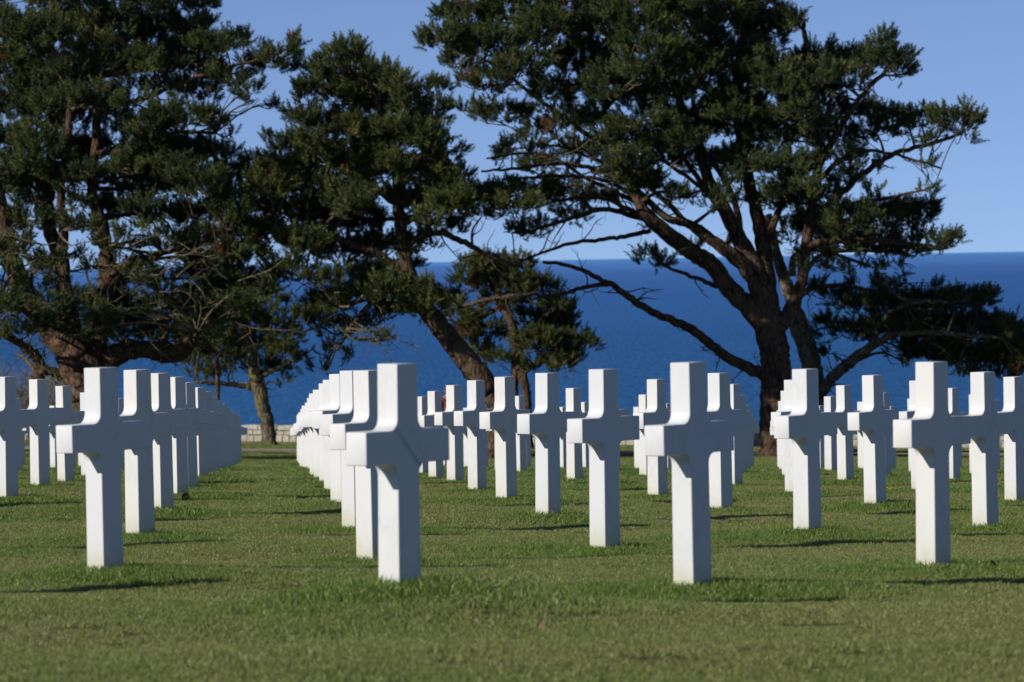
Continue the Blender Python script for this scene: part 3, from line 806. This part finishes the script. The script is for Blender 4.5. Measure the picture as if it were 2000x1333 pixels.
# --- second pine right behind it, with the low bough hanging over the right
T6L = [
 ([(1597, 885, 13), (1594, 830, 14), (1596, 790, 16), (1592, 740, 19), (1580, 690, 20), (1562, 640, 19), (1548, 590, 14), (1530, 540, 12), (1515, 490, 10), (1500, 420, 8)], .5),
 ([(1604, 770, 11), (1622, 742, 11), (1660, 708, 11), (1700, 678, 9), (1745, 655, 7), (1810, 650, 5), (1880, 655, 4), (1950, 660, 3)], -1.5),
 ([(1700, 678, 7), (1730, 620, 5), (1790, 590, 4), (1850, 590, 3)], -2),
 ([(1556, 630, 9), (1562, 580, 7), (1600, 560, 5), (1660, 560, 4), (1730, 575, 3)], .8),
 ([(1548, 540, 8), (1552, 500, 6), (1600, 490, 4), (1700, 520, 3)], .6),
]
T6P = [
 (1640, 585, 45, 20, .7), (1690, 600, 45, 24, .8), (1750, 590, 45, 26, .9), (1810, 595, 48, 22, 1.0), (1870, 590, 42, 22, 1.1), (1920, 590, 28, 20, 1.1), (1930, 572, 14, 14, 1), (1620, 640, 35, 22, .7), (1670, 650, 40, 20, .8),
 (1720, 640, 50, 24, 1.2), (1780, 640, 55, 28, 1.3), (1850, 645, 55, 30, 1.5), (1915, 645, 45, 30, 1.5), (1965, 650, 40, 28, 1.4), (1990, 675, 36, 24, 1.3), (1820, 685, 55, 26, 1.4), (1890, 695, 55, 26, 1.4), (1950, 700, 50, 24, 1.3), (2010, 715, 40, 22, 1.2),
 (1760, 680, 45, 14, .5), (1770, 710, 30, 10, .35), (1870, 730, 40, 10, .5), (1940, 735, 50, 12, .6), (2050, 690, 50, 40, 1.2), (1700, 560, 50, 14, .4), (1780, 555, 50, 12, .35), (1625, 690, 18, 10, .5), (1590, 560, 24, 18, .5),
]
pine('leaning_pine', (1597, 885), 116, T6L, T6P, 'slimmer pine behind the huge forked one, its low bough hanging over the right edge', bark=BARK_GREY, depth=1.4, dead=30, thin=1.5, tangle=(18, 1600, 1850, 520, 680, -1.8, -.2))

# --- middle pine with the leaning trunk
T2L = [
 ([(972, 890, 24), (968, 830, 22), (960, 780, 22), (940, 740, 23), (905, 695, 22), (870, 650, 20), (842, 615, 19), (815, 570, 15), (798, 530, 13), (788, 480, 12), (780, 420, 12), (776, 360, 11), (768, 300, 9), (745, 220, 7), (710, 150, 5)], 0),
 ([(800, 540, 9), (740, 500, 8), (670, 470, 7), (600, 450, 6), (540, 440, 4)], -.8),
 ([(780, 400, 8), (720, 360, 6), (650, 320, 5), (600, 270, 4)], .6),
 ([(776, 370, 8), (820, 310, 6), (850, 260, 4)], -.6),
 ([(788, 480, 8), (850, 455, 6), (900, 470, 6), (950, 498, 4.5), (1010, 520, 3)], .3),
 ([(842, 615, 7), (790, 600, 6), (720, 585, 5), (660, 600, 4)], -1.0),
 ([(850, 625, 6), (900, 600, 4), (960, 585, 4), (1020, 575, 3)], -.6),
 ([(800, 540, 8), (760, 560, 7), (700, 620, 4), (660, 680, 2.5)], -1.2),
 ([(784, 440, 7), (860, 400, 6), (940, 390, 4), (1040, 400, 3)], .2),
]
T2P = [
 (655, 110, 26, 22, 1.1), (690, 105, 26, 22, 1.1), (625, 135, 30, 20, 1.0), (700, 140, 40, 26, 1.2), (640, 165, 45, 26, 1.2), (740, 150, 36, 26, 1.2), (780, 175, 34, 28, 1.2), (600, 190, 30, 22, 1.1), (680, 190, 50, 30, 1.3), (740, 205, 50, 32, 1.3), (800, 215, 40, 30, 1.2), (840, 175, 26, 18, 1.0), (850, 215, 28, 24, 1.1),
 (590, 235, 32, 24, 1.2), (640, 245, 45, 30, 1.3), (700, 260, 50, 34, 1.4), (770, 270, 50, 34, 1.4), (830, 265, 44, 30, 1.3), (865, 300, 36, 28, 1.1),
 (560, 290, 40, 26, 1.1), (620, 305, 50, 30, 1.3), (690, 330, 55, 34, 1.4), (760, 335, 55, 32, 1.4), (830, 335, 50, 30, 1.3), (880, 360, 50, 28, 1.3),
 (510, 330, 40, 26, 1.0), (545, 350, 50, 28, 1.2), (610, 370, 55, 34, 1.4), (680, 390, 50, 30, 1.4), (500, 385, 45, 28, 1.2), (560, 415, 55, 32, 1.4), (640, 430, 55, 34, 1.5), (710, 430, 45, 30, 1.3), (830, 390, 45, 26, 1.2), (890, 405, 50, 26, 1.4), (950, 385, 50, 24, 1.4), (1000, 400, 45, 20, 1.2), (870, 445, 45, 16, 1.0), (840, 430, 30, 16, .9), (940, 425, 40, 14, .8),
 (520, 460, 50, 28, 1.3), (590, 480, 50, 30, 1.4), (660, 490, 50, 28, 1.3), (480, 500, 40, 24, 1.2), (730, 480, 36, 24, .9), (560, 530, 50, 24, 1.0), (630, 540, 45, 22, .8), (800, 480, 34, 14, 1.0), (835, 478, 24, 12, .9), (735, 540, 40, 20, .9), (790, 520, 26, 12, .7),
 (700, 570, 40, 22, 1.0), (640, 590, 45, 22, 1.0), (770, 580, 45, 22, 1.3), (820, 565, 26, 18, 1.2), (830, 600, 50, 20, 1.4), (740, 610, 36, 20, 1.0), (880, 590, 32, 14, 1.2), (860, 570, 22, 12, 1.0), (880, 610, 26, 10, .8),
 (600, 625, 40, 20, .8), (650, 640, 35, 18, .8), (690, 650, 26, 14, .6), (735, 663, 14, 9, .8), (762, 660, 9, 6, .8), (640, 680, 26, 14, .6), (690, 697, 12, 9, .9), (630, 718, 20, 10, .8), (710, 628, 26, 14, .7),
]
for k in range(26):
    T2P.append((random.uniform(500, 860), random.uniform(250, 600), random.uniform(28, 46), random.uniform(14, 24), random.uniform(.6, 1.0), random.uniform(-2.0, 2.0)))
pine('leaning_trunk_pine', (972, 890), 107, T2L, T2P, 'full pointed pine left of centre, its thick trunk leaning down to the right', needle=NEEDLE_WARM, depth=1.8, dead=80, thin=1.05, tangle=(16, 560, 760, 540, 680, -2, 0))

# --- small pine right of the leaning trunk
T4L = [
 ([(1034, 885, 9), (1030, 820, 9), (1028, 770, 9), (1018, 720, 10), (1008, 670, 10), (995, 620, 10), (978, 590, 9), (960, 550, 6)], 0),
 ([(1004, 885, 7), (1003, 800, 8), (1005, 740, 8), (1010, 680, 7), (1040, 640, 5)], .5),
 ([(1020, 730, 5), (1060, 700, 4), (1110, 690, 3)], -.5),
 ([(985, 600, 6), (930, 620, 4), (900, 640, 3)], .2),
]
T4P = [
 (925, 520, 28, 18, 1.3), (900, 545, 24, 12, 1.2), (965, 520, 40, 20, 1.3), (1010, 520, 30, 18, 1.3), (960, 550, 45, 22, 1.5), (1020, 555, 42, 24, 1.5), (1060, 570, 30, 18, 1.2), (990, 585, 50, 20, 1.3), (1080, 600, 30, 20, 1.2), (1110, 610, 22, 16, 1.1),
 (920, 620, 36, 20, 1.1), (910, 655, 30, 22, 1.2), (950, 650, 38, 22, 1.2), (935, 690, 38, 18, 1.1), (1045, 625, 42, 24, 1.3), (1090, 640, 38, 24, 1.3), (1050, 670, 48, 26, 1.4), (1110, 680, 38, 24, 1.3), (1145, 670, 18, 20, 1.1), (1090, 712, 46, 18, 1.2), (980, 700, 36, 16, .9), (1040, 715, 36, 14, .9),
]
pine('small_pine', (1030, 885), 124, T4L, T4P, 'small twin stemmed pine just right of the leaning trunk, before the sea', needle=NEEDLE_WARM, depth=.9, dead=16, thin=1.2)

# --- small pine with the mossy foot
T3L = [
 ([(529, 866, 14), (522, 830, 14), (513, 790, 13.5), (505, 755, 15), (498, 725, 14), (490, 690, 10), (480, 640, 7), (470, 590, 5)], 0),
 ([(500, 758, 7), (460, 752, 5), (420, 748, 4), (380, 745, 3)], -.5),
 ([(500, 740, 6), (540, 720, 5), (580, 700, 3)], -.3),
 ([(490, 690, 5), (540, 650, 4), (580, 620, 3)], .4),
]
T3P = [
 (380, 650, 42, 24, 1.1), (370, 700, 40, 24, 1.1), (430, 640, 45, 26, 1.2), (430, 690, 45, 26, 1.2), (480, 620, 45, 26, 1.2), (490, 670, 50, 28, 1.3), (540, 640, 42, 26, 1.2), (550, 690, 38, 26, 1.2), (520, 720, 45, 18, 1.2), (580, 700, 18, 18, 1.0), (400, 735, 40, 12, .9), (450, 725, 40, 14, 1.0), (530, 600, 40, 22, 1.1), (440, 590, 45, 22, 1.1), (390, 600, 36, 22, 1.0), (580, 660, 20, 14, .9), (548, 748, 16, 8, .6), (500, 570, 40, 20, 1.0),
]
pine('small_pine', (527, 866), 130, T3L, T3P, 'small pine with a yellow mossy trunk foot, standing against the stone wall', bark=BARK_MOSS, needle=NEEDLE_WARM, depth=1.0, dead=14)
T3bL = [([(424, 885, 5), (424, 800, 5), (425, 740, 5), (422, 690, 4.5), (415, 640, 5)], 0), ([(422, 700, 5), (460, 670, 3), (490, 650, 2)], .2)]
T3bP = [(400, 660, 40, 24, 1.0), (440, 690, 40, 20, 1.0), (420, 625, 36, 24, 1.0), (360, 690, 30, 20, .9)]
pine('small_pine', (424, 885), 126, T3bL, T3bP, 'slender dark pine stem behind the left line of crosses', depth=.8, dead=6)

# --- the great many-stemmed pine at the left
T1L = [
 ([(190, 890, 60), (182, 830, 52), (172, 780, 50), (165, 730, 48), (150, 690, 40), (120, 660, 34), (90, 625, 28), (60, 590, 22), (35, 540, 20), (15, 480, 18), (5, 420, 14), (-10, 340, 11), (-10, 240, 9)], -.6),
 ([(168, 720, 34), (150, 670, 22), (135, 620, 17), (125, 560, 16), (118, 500, 16), (100, 460, 14), (92, 420, 13), (95, 370, 11), (100, 300, 10), (105, 200, 9), (100, 90, 7), (100, -20, 5)], .8),
 ([(175, 720, 34), (190, 660, 20), (200, 600, 17), (208, 550, 15), (208, 490, 14), (196, 430, 12), (180, 380, 10), (185, 300, 9), (190, 200, 9), (190, 100, 8), (195, 0, 6)], .2),
 ([(190, 740, 40), (215, 700, 24), (260, 684, 18), (310, 684, 16), (350, 682, 13), (375, 660, 9), (380, 635, 6)], -1.2),
 ([(120, 500, 12), (125, 440, 9), (118, 380, 8), (130, 300, 7), (140, 180, 6)], -.8),
 ([(300, 690, 14), (345, 700, 9), (375, 680, 6), (385, 650, 5)], -1.6),
 ([(208, 540, 9), (260, 510, 7), (300, 500, 5), (380, 480, 4), (450, 470, 3)], -1.2),
 ([(100, 640, 12), (40, 600, 8), (0, 590, 6)], -1.0),
 ([(190, 210, 7), (250, 200, 5), (300, 185, 4), (360, 160, 4), (450, 130, 3), (540, 110, 2)], -.6),
 ([(192, 150, 6), (260, 130, 5), (340, 80, 4), (390, 30, 3)], .7),
 ([(190, 300, 6), (260, 290, 5), (340, 260, 4), (420, 260, 3)], -.7),
 ([(75, 735, 14), (78, 715, 12), (70, 695, 10), (50, 678, 8), (20, 660, 7), (-10, 650, 6)], -.8),
 ([(172, 790, 16), (120, 735, 10), (78, 722, 8)], -.4),
]
T1P = []
rp = random.Random(5)
for (cx, cy, w, h, d) in [(30, -10, 70, 40, 1.2), (120, -10, 70, 40, 1.2), (210, -10, 70, 40, 1.1), (300, -10, 70, 40, 1.2), (380, 5, 40, 32, 1.1), (20, 60, 60, 40, 1.2), (80, 70, 60, 40, 1.2), (150, 60, 55, 40, 1.1), (230, 50, 60, 40, 1.0), (300, 60, 60, 36, 1.2), (370, 55, 45, 28, 1.1),
    (20, 130, 60, 40, 1.1), (90, 140, 60, 38, 1.1), (150, 140, 45, 36, .8), (230, 120, 50, 28, .6), (290, 130, 50, 24, .6), (350, 110, 50, 26, 1.2), (410, 90, 45, 22, 1.2), (450, 85, 28, 16, 1.1), (470, 76, 10, 8, 1), (400, 140, 50, 20, 1.1), (450, 150, 40, 16, 1.1), (480, 175, 36, 14, 1.0), (510, 130, 36, 18, 1.1), (545, 110, 32, 18, 1.2), (575, 85, 16, 14, 1.2), (570, 130, 22, 14, .9), (540, 202, 16, 7, .9), (495, 195, 20, 8, .9), (500, 100, 12, 9, 1),
    (30, 200, 60, 40, 1.1), (90, 220, 55, 38, 1.2), (140, 240, 40, 26, .9), (330, 175, 50, 20, .8), (390, 185, 50, 14, .5), (270, 205, 50, 16, .4), (20, 280, 50, 36, 1.0), (80, 290, 55, 34, 1.2), (150, 300, 55, 32, 1.2), (220, 280, 50, 32, 1.0), (230, 235, 40, 20, .8), (290, 250, 45, 22, 1.0), (340, 250, 40, 24, 1.2), (390, 230, 32, 22, 1.2), (430, 240, 26, 18, 1.0),
    (300, 300, 55, 34, 1.5), (370, 300, 50, 32, 1.4), (420, 300, 40, 26, 1.3), (250, 340, 55, 34, 1.5), (330, 360, 60, 34, 1.6), (400, 360, 50, 30, 1.5), (440, 340, 30, 24, 1.2), (450, 300, 16, 12, .9), (455, 260, 12, 10, .8),
    (170, 350, 45, 30, 1.3), (60, 350, 50, 30, 1.1), (10, 370, 40, 30, 1.0), (60, 400, 40, 20, .7), (150, 400, 30, 20, .8), (240, 400, 55, 24, 1.3), (320, 420, 55, 20, 1.2), (390, 420, 50, 24, 1.4), (450, 410, 45, 26, 1.3), (290, 445, 45, 10, .5), (250, 460, 35, 12, .5), (420, 465, 50, 20, 1.3), (480, 450, 40, 24, 1.2), (350, 490, 40, 10, .4),
    (180, 520, 30, 12, .6), (40, 480, 26, 16, .5), (70, 530, 30, 14, .5), (20, 560, 30, 16, .6), (420, 520, 50, 22, 1.1), (370, 545, 40, 16, .7), (320, 540, 34, 14, .5), (460, 550, 45, 24, 1.1), (520, 560, 40, 22, 1.1),
    (140, 580, 36, 16, .8), (190, 590, 40, 22, 1.1), (240, 600, 42, 24, 1.1), (200, 640, 40, 24, 1.2), (250, 645, 34, 22, 1.0), (110, 560, 24, 12, .6), (310, 600, 40, 20, .9), (360, 600, 40, 22, 1.0), (340, 640, 40, 22, 1.0), (400, 590, 40, 22, 1.0), (430, 610, 40, 22, 1.0), (310, 570, 36, 14, .6), (60, 600, 30, 14, .7), (10, 620, 30, 14, .7), (200, 680, 24, 10, .8), (30, 690, 26, 10, .5)]:
    T1P.append((cx, cy, w, h, d))
for q in [(60, 640, 34, 14, .9, -4.5), (100, 600, 36, 16, 1.0, -4.2), (20, 600, 36, 16, .9, -4.8), (150, 655, 30, 12, .8, -4.0), (190, 610, 34, 18, 1.0, -3.6), (70, 560, 36, 14, .8, -3.5), (10, 530, 30, 14, .7, -3), (-60, 600, 50, 26, 1.2, -5), (-120, 560, 60, 30, 1.2, -4.5), (-60, 500, 60, 30, 1.2, -4),
          (50, 430, 45, 20, 1.0), (110, 440, 40, 16, .8), (200, 440, 40, 16, .8), (10, 440, 40, 22, 1.0), (120, 350, 45, 26, 1.1), (40, 320, 45, 26, 1.1), (200, 200, 45, 26, .9), (250, 170, 45, 24, .8), (180, 100, 50, 30, 1.0), (260, 90, 45, 26, 1.0), (120, 190, 45, 26, 1.0), (60, 170, 50, 26, 1.0), (50, 100, 50, 30, 1.0), (120, 50, 50, 30, 1.0),
          (220, 560, 36, 18, .9), (270, 630, 36, 20, 1.0), (330, 665, 36, 14, .9), (290, 655, 30, 16, .9), (240, 665, 30, 10, .8), (380, 500, 45, 18, .9), (300, 480, 40, 12, .5), (150, 500, 26, 12, .5), (450, 500, 40, 22, 1.0), (480, 590, 40, 20, 1.0)]: T1P.append(q)
for k in range(34):
    T1P.append((random.uniform(0, 440), random.uniform(0, 420) , random.uniform(28, 48), random.uniform(14, 24), random.uniform(.6, 1.0), random.uniform(-2.4, 2.0)))
for q in [(30, 480, 40, 18, 1.0, -2), (90, 520, 40, 18, 1.0, -2), (160, 440, 36, 16, .9, -1.5), (230, 480, 40, 18, .9, -1.5), (270, 540, 40, 20, 1.0, -2), (340, 470, 45, 18, 1.0, -1), (20, 650, 36, 16, .9, -2), (130, 620, 34, 18, 1.0, -2.4), (240, 520, 36, 16, .8, 1), (400, 650, 40, 20, 1.1, -1), (430, 560, 40, 20, 1.0, 0)]: T1P.append(q)
pine('many_stemmed_pine', (180, 890), 107, T1L, T1P, 'massive many stemmed pine with a tangled low crown at the left edge', depth=2.2, dead=150, thin=1.0, tangle=(48, 60, 500, 470, 670, -3.2, -1.2))

# ------------------------------------------------------------------ leafless shrubs at the far left
def bare_shrub(px, Y, h, label, seed):
    r = np.random.default_rng(seed)
    b = P(px, 870, Y); b.z = float(ground(b.x, b.y)) - .03
    root = empty('bare_shrub', b); tag(root, label, 'shrub', 'leafless shrubs by the cliff edge')
    tb = Tubes()
    for k in range(26):
        p = np.array([r.normal(0, .25), r.normal(0, .25), 0.0]); d = np.array([r.normal(0, .22), r.normal(0, .22), 1.0]); q = [p]; ln = h * r.uniform(.6, 1.05)
        for z in range(5): d = d + r.normal(0, .14, 3); d /= np.linalg.norm(d); q.append(q[-1] + d * ln / 5)
        tb.add(catmull(q, 2), np.linspace(.018, .005, 11), 4)
        for z in range(9):
            p0 = q[r.integers(1, 5)]; d2 = np.array([r.normal(0, .5), r.normal(0, .5), .9]); d2 /= np.linalg.norm(d2); l2 = r.uniform(.25, .7)
            tb.add([p0, p0 + d2 * l2 * .5, p0 + d2 * l2 + r.normal(0, .05, 3)], (.008, .006, .004), 3)
            for w in range(2):
                p1 = p0 + d2 * l2 * r.uniform(.3, .9); d3 = d2 + r.normal(0, .5, 3); d3 /= np.linalg.norm(d3)
                tb.add([p1, p1 + d3 * .12, p1 + d3 * .26], (.005, .004, .003), 3)
    o = tb.build('stems', simple('pale_twigs', (.21, .18, .13), .9, 8, .3), root); o['kind'] = 'stuff'
bare_shrub(20, 129, 2.6, 'pale leafless shrub behind the leftmost cross', 1)
bare_shrub(62, 131, 2.4, 'pale leafless shrub between the leftmost cross and the second one', 2)
bare_shrub(110, 129, 2.2, 'pale leafless shrub close beside the many stemmed trunk', 3)

# ------------------------------------------------------------------ visitor half hidden behind the crosses
def visitor():
    px, Y = 877, 116.0
    b = P(px, 880, Y); b.z = float(ground(b.x, b.y))
    root = empty('person', b); tag(root, 'person with brown hair and reddish jacket standing half hidden behind two crosses', 'person')
    root.rotation_euler = (0, 0, math.radians(25))
    SKIN = simple('skin', (.50, .28, .20), .6, 30, .08); HAIR = simple('brown_hair', (.12, .065, .035), .6, 60, .35)
    JACK = simple('red_jacket', (.24, .07, .055), .8, 30, .2); JEAN = simple('dark_trousers', (.03, .035, .06), .85, 40, .2); SHOE = simple('shoe_leather', (.03, .025, .02), .5, 20, .2)
    def skin_body(name, verts, edges, rad, m, levels=2):
        me = bpy.data.meshes.new(name); me.from_pydata(verts, edges, []); me.update()
        o = bpy.data.objects.new(name, me); COL.objects.link(o)
        md = o.modifiers.new('s', 'SKIN'); sv_ = me.skin_vertices[0].data
        for k, r in enumerate(rad): sv_[k].radius = r
        sv_[0].use_root = True
        s2 = o.modifiers.new('d', 'SUBSURF'); s2.levels = s2.render_levels = levels
        dg = bpy.context.evaluated_depsgraph_get(); me2 = bpy.data.meshes.new_from_object(o.evaluated_get(dg))
        bpy.data.objects.remove(o)
        me2.name = name; me2.materials.clear(); me2.materials.append(m)
        for p in me2.polygons: p.use_smooth = True
        return link(bpy.data.objects.new(name, me2), root)
    vs = [(0, 0, .93), (0, 0, 1.10), (0, 0, 1.28), (0, 0, 1.40), (0, -.01, 1.47), (0, -.015, 1.54), (0, -.02, 1.60),
          (.10, 0, .88), (.11, -.01, .48), (.12, .01, .08), (.125, -.12, .04), (-.10, 0, .88), (-.11, -.01, .48), (-.12, .01, .08), (-.125, -.12, .04),
          (.17, 0, 1.37), (.24, .0, 1.12), (.25, -.08, .88), (.25, -.10, .80), (-.17, 0, 1.37), (-.24, .0, 1.12), (-.25, -.08, .88), (-.25, -.10, .80)]
    es = [(0, 1), (1, 2), (2, 3), (3, 4), (4, 5), (5, 6), (0, 7), (7, 8), (8, 9), (9, 10), (0, 11), (11, 12), (12, 13), (13, 14), (3, 15), (15, 16), (16, 17), (17, 18), (3, 19), (19, 20), (20, 21), (21, 22)]
    ra = [(.15, .11), (.13, .095), (.155, .105), (.12, .08), (.05, .05), (.07, .085), (.075, .09)] + [(.085, .09), (.055, .06), (.04, .045), (.045, .03)] * 2 + [(.06, .06), (.045, .045), (.03, .03), (.028, .02)] * 2
    body = skin_body('body', vs, es, ra, SKIN)
    jk = skin_body('jacket', [(0, 0, .90), (0, 0, 1.10), (0, 0, 1.28), (0, 0, 1.39), (.175, 0, 1.375), (.245, 0, 1.12), (.255, -.08, .90), (-.175, 0, 1.375), (-.245, 0, 1.12), (-.255, -.08, .90)],
              [(0, 1), (1, 2), (2, 3), (3, 4), (4, 5), (5, 6), (3, 7), (7, 8), (8, 9)], [(.175, .135), (.155, .12), (.175, .125), (.13, .09), (.075, .07), (.06, .058), (.045, .045), (.075, .07), (.06, .058), (.045, .045)], JACK)
    skin_body('trousers', [(0, 0, .92), (.10, 0, .87), (.11, -.01, .48), (.12, .01, .10), (-.10, 0, .87), (-.11, -.01, .48), (-.12, .01, .10)], [(0, 1), (1, 2), (2, 3), (0, 4), (4, 5), (5, 6)],
              [(.16, .12), (.10, .105), (.075, .078), (.062, .065), (.10, .105), (.075, .078), (.062, .065)], JEAN)
    for sx in (-1, 1):
        skin_body('shoe', [(sx * .12, .03, .045), (sx * .122, -.06, .045), (sx * .125, -.16, .035)], [(0, 1), (1, 2)], [(.05, .045), (.055, .045), (.045, .032)], SHOE, 1)
        for k in range(5):
            fx = sx * (.235 + .009 * k); ln = (.06, .085, .09, .085, .07)[k]
            y0 = -.125 if k else -.135
            skin_body('finger', [(fx, y0 + .012 * (k - 2) * .3, .79), (fx, y0 - .01, .79 - ln * .55), (fx, y0 + .0, .79 - ln)], [(0, 1), (1, 2)], [(.009, .009), (.008, .008), (.007, .007)], SKIN, 1)
    # hair, eyes, nose, ears
    bm = bmesh.new(); bmesh.ops.create_uvsphere(bm, u_segments=20, v_segments=14, radius=1)
    for v in bm.verts:
        c = v.co.copy(); 
        drop = 0 if c.y < -.1 else .5
        v.co = Vector((c.x * .092, c.y * .108 + .012, c.z * .10 + (-.05 * drop if c.z < 0 else 0)))
        if c.y < -.25 and c.z < .35: v.co.y = max(v.co.y, -.055)
        v.co += Vector((random.uniform(-.004, .004), random.uniform(-.004, .004), 1.60 + random.uniform(-.003, .003)))
    me = bpy.data.meshes.new('hair'); bm.to_mesh(me); bm.free(); me.materials.append(HAIR)
    link(bpy.data.objects.new('hair', me), root)
    def ball(name, c, s, m):
        bm = bmesh.new(); bmesh.ops.create_icosphere(bm, subdivisions=2, radius=1)
        for v in bm.verts: v.co = Vector((v.co.x * s[0] + c[0], v.co.y * s[1] + c[1], v.co.z * s[2] + c[2]))
        me = bpy.data.meshes.new(name); bm.to_mesh(me); bm.free(); me.materials.append(m); link(bpy.data.objects.new(name, me), root)
    DK = simple('eye', (.02, .015, .012), .3)
    for sx in (-1, 1):
        ball('eye', (sx * .032, -.098, 1.585), (.012, .008, .008), DK); ball('ear', (sx * .078, -.01, 1.575), (.012, .022, .032), SKIN)
    ball('nose', (0, -.112, 1.562), (.012, .018, .02), SKIN); ball('mouth', (0, -.10, 1.532), (.022, .006, .006), simple('lips', (.4, .13, .11), .5))
visitor()

# ------------------------------------------------------------------ small things in the grass
LEAFM = simple('dry_leaf', (.20, .11, .07), .8, 60, .3)
def on_ground(px, py):
    """where the view ray through a photo pixel meets the lawn"""
    lo, hi = 10.0, 135.0
    for Yt in np.arange(11, 130, .25):
        p = P(px, py, Yt)
        if p.z <= float(ground(p.x, p.y)) + .02: return Vector((p.x, p.y, float(ground(p.x, p.y))))
    return p
def leaf(px, py, s, label, rz):
    g = on_ground(px, py)
    v = []; f = []
    n = 6
    for k in range(n + 1):
        t = k / n; w = math.sin(math.pi * (t * .92 + .04)) ** .8 * .42
        for sd in (-1, 0, 1):
            v.append((sd * w * s, (t - .5) * s * 1.6, (abs(sd) * .28 * w + .5 * (t - .5) ** 2 + .15 * t) * s))
    for k in range(n):
        for q in range(2): a = k * 3 + q; f.append((a, a + 1, a + 4, a + 3))
    m = len(v); v += [(x, y, z - .003) for x, y, z in v]; f += [tuple(i + m for i in reversed(q)) for q in f]
    o = mesh_obj('fallen_leaf', v, f, LEAFM, None, True); o.location = g + Vector((0, 0, .028)); o.rotation_euler = (.9, .3, rz)
    tag(o, label, 'leaf', 'dry leaves fallen on the lawn')
leaf(1060, 1230, .019, 'curled brown leaf lying alone in the foreground grass', -.6)
leaf(1940, 1105, .022, 'dry brown leaf in the shadow beside the front right cross', 2.0)
leaf(338, 1133, .022, 'dry pale leaf in the grass between the two front left crosses', 1.2)
leaf(440, 1022, .02, 'dry tan leaf on the open grass right of the left line of crosses', 2.6)
CONE = simple('cone_scales', (.10, .06, .035), .9, 60, .4)
def pine_cone(px, py, s, label):
    g = on_ground(px, py); v = []; f = []
    root = empty('pine_cone', g + Vector((0, 0, .02))); tag(root, label, 'pine cone', 'pine cones on the lawn'); root.rotation_euler = (1.3, 0, .7)
    for ring in range(8):
        t = ring / 7; R = s * .5 * math.sin(math.pi * (t * .85 + .12)); 
        for k in range(9):
            a = 6.283 * (k / 9 + ring * .31); c, s_ = math.cos(a), math.sin(a); z = (t - .5) * s * 1.4; b = len(v); q = a + .38
            v += [(c * R * .4, s_ * R * .4, z - .1 * s), (math.cos(q) * R, math.sin(q) * R, z + .06 * s), (math.cos(a - .38) * R, math.sin(a - .38) * R, z + .06 * s), (c * R * 1.05, s_ * R * 1.05, z + .16 * s)]
            f += [(b, b + 1, b + 3), (b, b + 3, b + 2), (b, b + 2, b + 1), (b + 1, b + 2, b + 3)]
    mesh_obj('scales', v, f, CONE, root)['kind'] = 'stuff'
pine_cone(362, 972, .06, 'dark pine cone in the grass right of the fourth left cross')
YEL = simple('yellow_petals', (.75, .55, .04), .6, 60, .15); WHI = simple('white_petals', (.75, .75, .70), .6, 60, .1); STM = simple('flower_stem', (.10, .17, .04), .7, 60, .2)
def flower(px, py, s, m, name, label, group, h=.05):
    g = on_ground(px, py); root = empty(name, g); tag(root, label, name.replace('_', ' '), group)
    t = Tubes(); t.add([(0, 0, 0), (.003, 0, h * .5), (0, .002, h)], (.002, .002, .0018), 5); t.build('stem', STM, root)
    v = []; f = []; n = 12
    for lay in range(2):
        for k in range(n):
            a = 6.283 * (k + .5 * lay) / n; r = s * (1 - .3 * lay); b = len(v); w = 6.283 / n * .45
            v += [(0, 0, h), (math.cos(a - w) * r * .7, math.sin(a - w) * r * .7, h + .15 * s + lay * .2 * s), (math.cos(a) * r, math.sin(a) * r, h + .2 * s + lay * .25 * s), (math.cos(a + w) * r * .7, math.sin(a + w) * r * .7, h + .15 * s + lay * .2 * s)]
            f += [(b, b + 1, b + 2, b + 3)]
    hd = mesh_obj('flower_head', v, f, m, root)
    hd.rotation_euler = (0, 0, 0)
flower(130, 1022, .014, WHI, 'daisy', 'white daisy in the grass left of the front left cross', 'daisies in the lawn')
flower(1222, 985, .012, WHI, 'daisy', 'white daisy in the open grass right of the cross at centre right', 'daisies in the lawn')
for k, (px, py) in enumerate([(1742, 962), (1750, 963), (1738, 965), (1757, 961), (1733, 961)]):
    flower(px, py, .018, YEL, 'dandelion', ['middle', 'second from right', 'second from left', 'rightmost', 'leftmost'][k] + ' yellow dandelion in the patch beside the front right cross', 'patch of yellow dandelions')
flower(1382, 924, .035, YEL, 'daffodil', 'yellow green flower standing at the foot of a far cross', None, .16)
flower(90, 1041, .013, YEL, 'dandelion', 'single yellow dandelion in the grass at the far left', 'lone yellow dandelions')
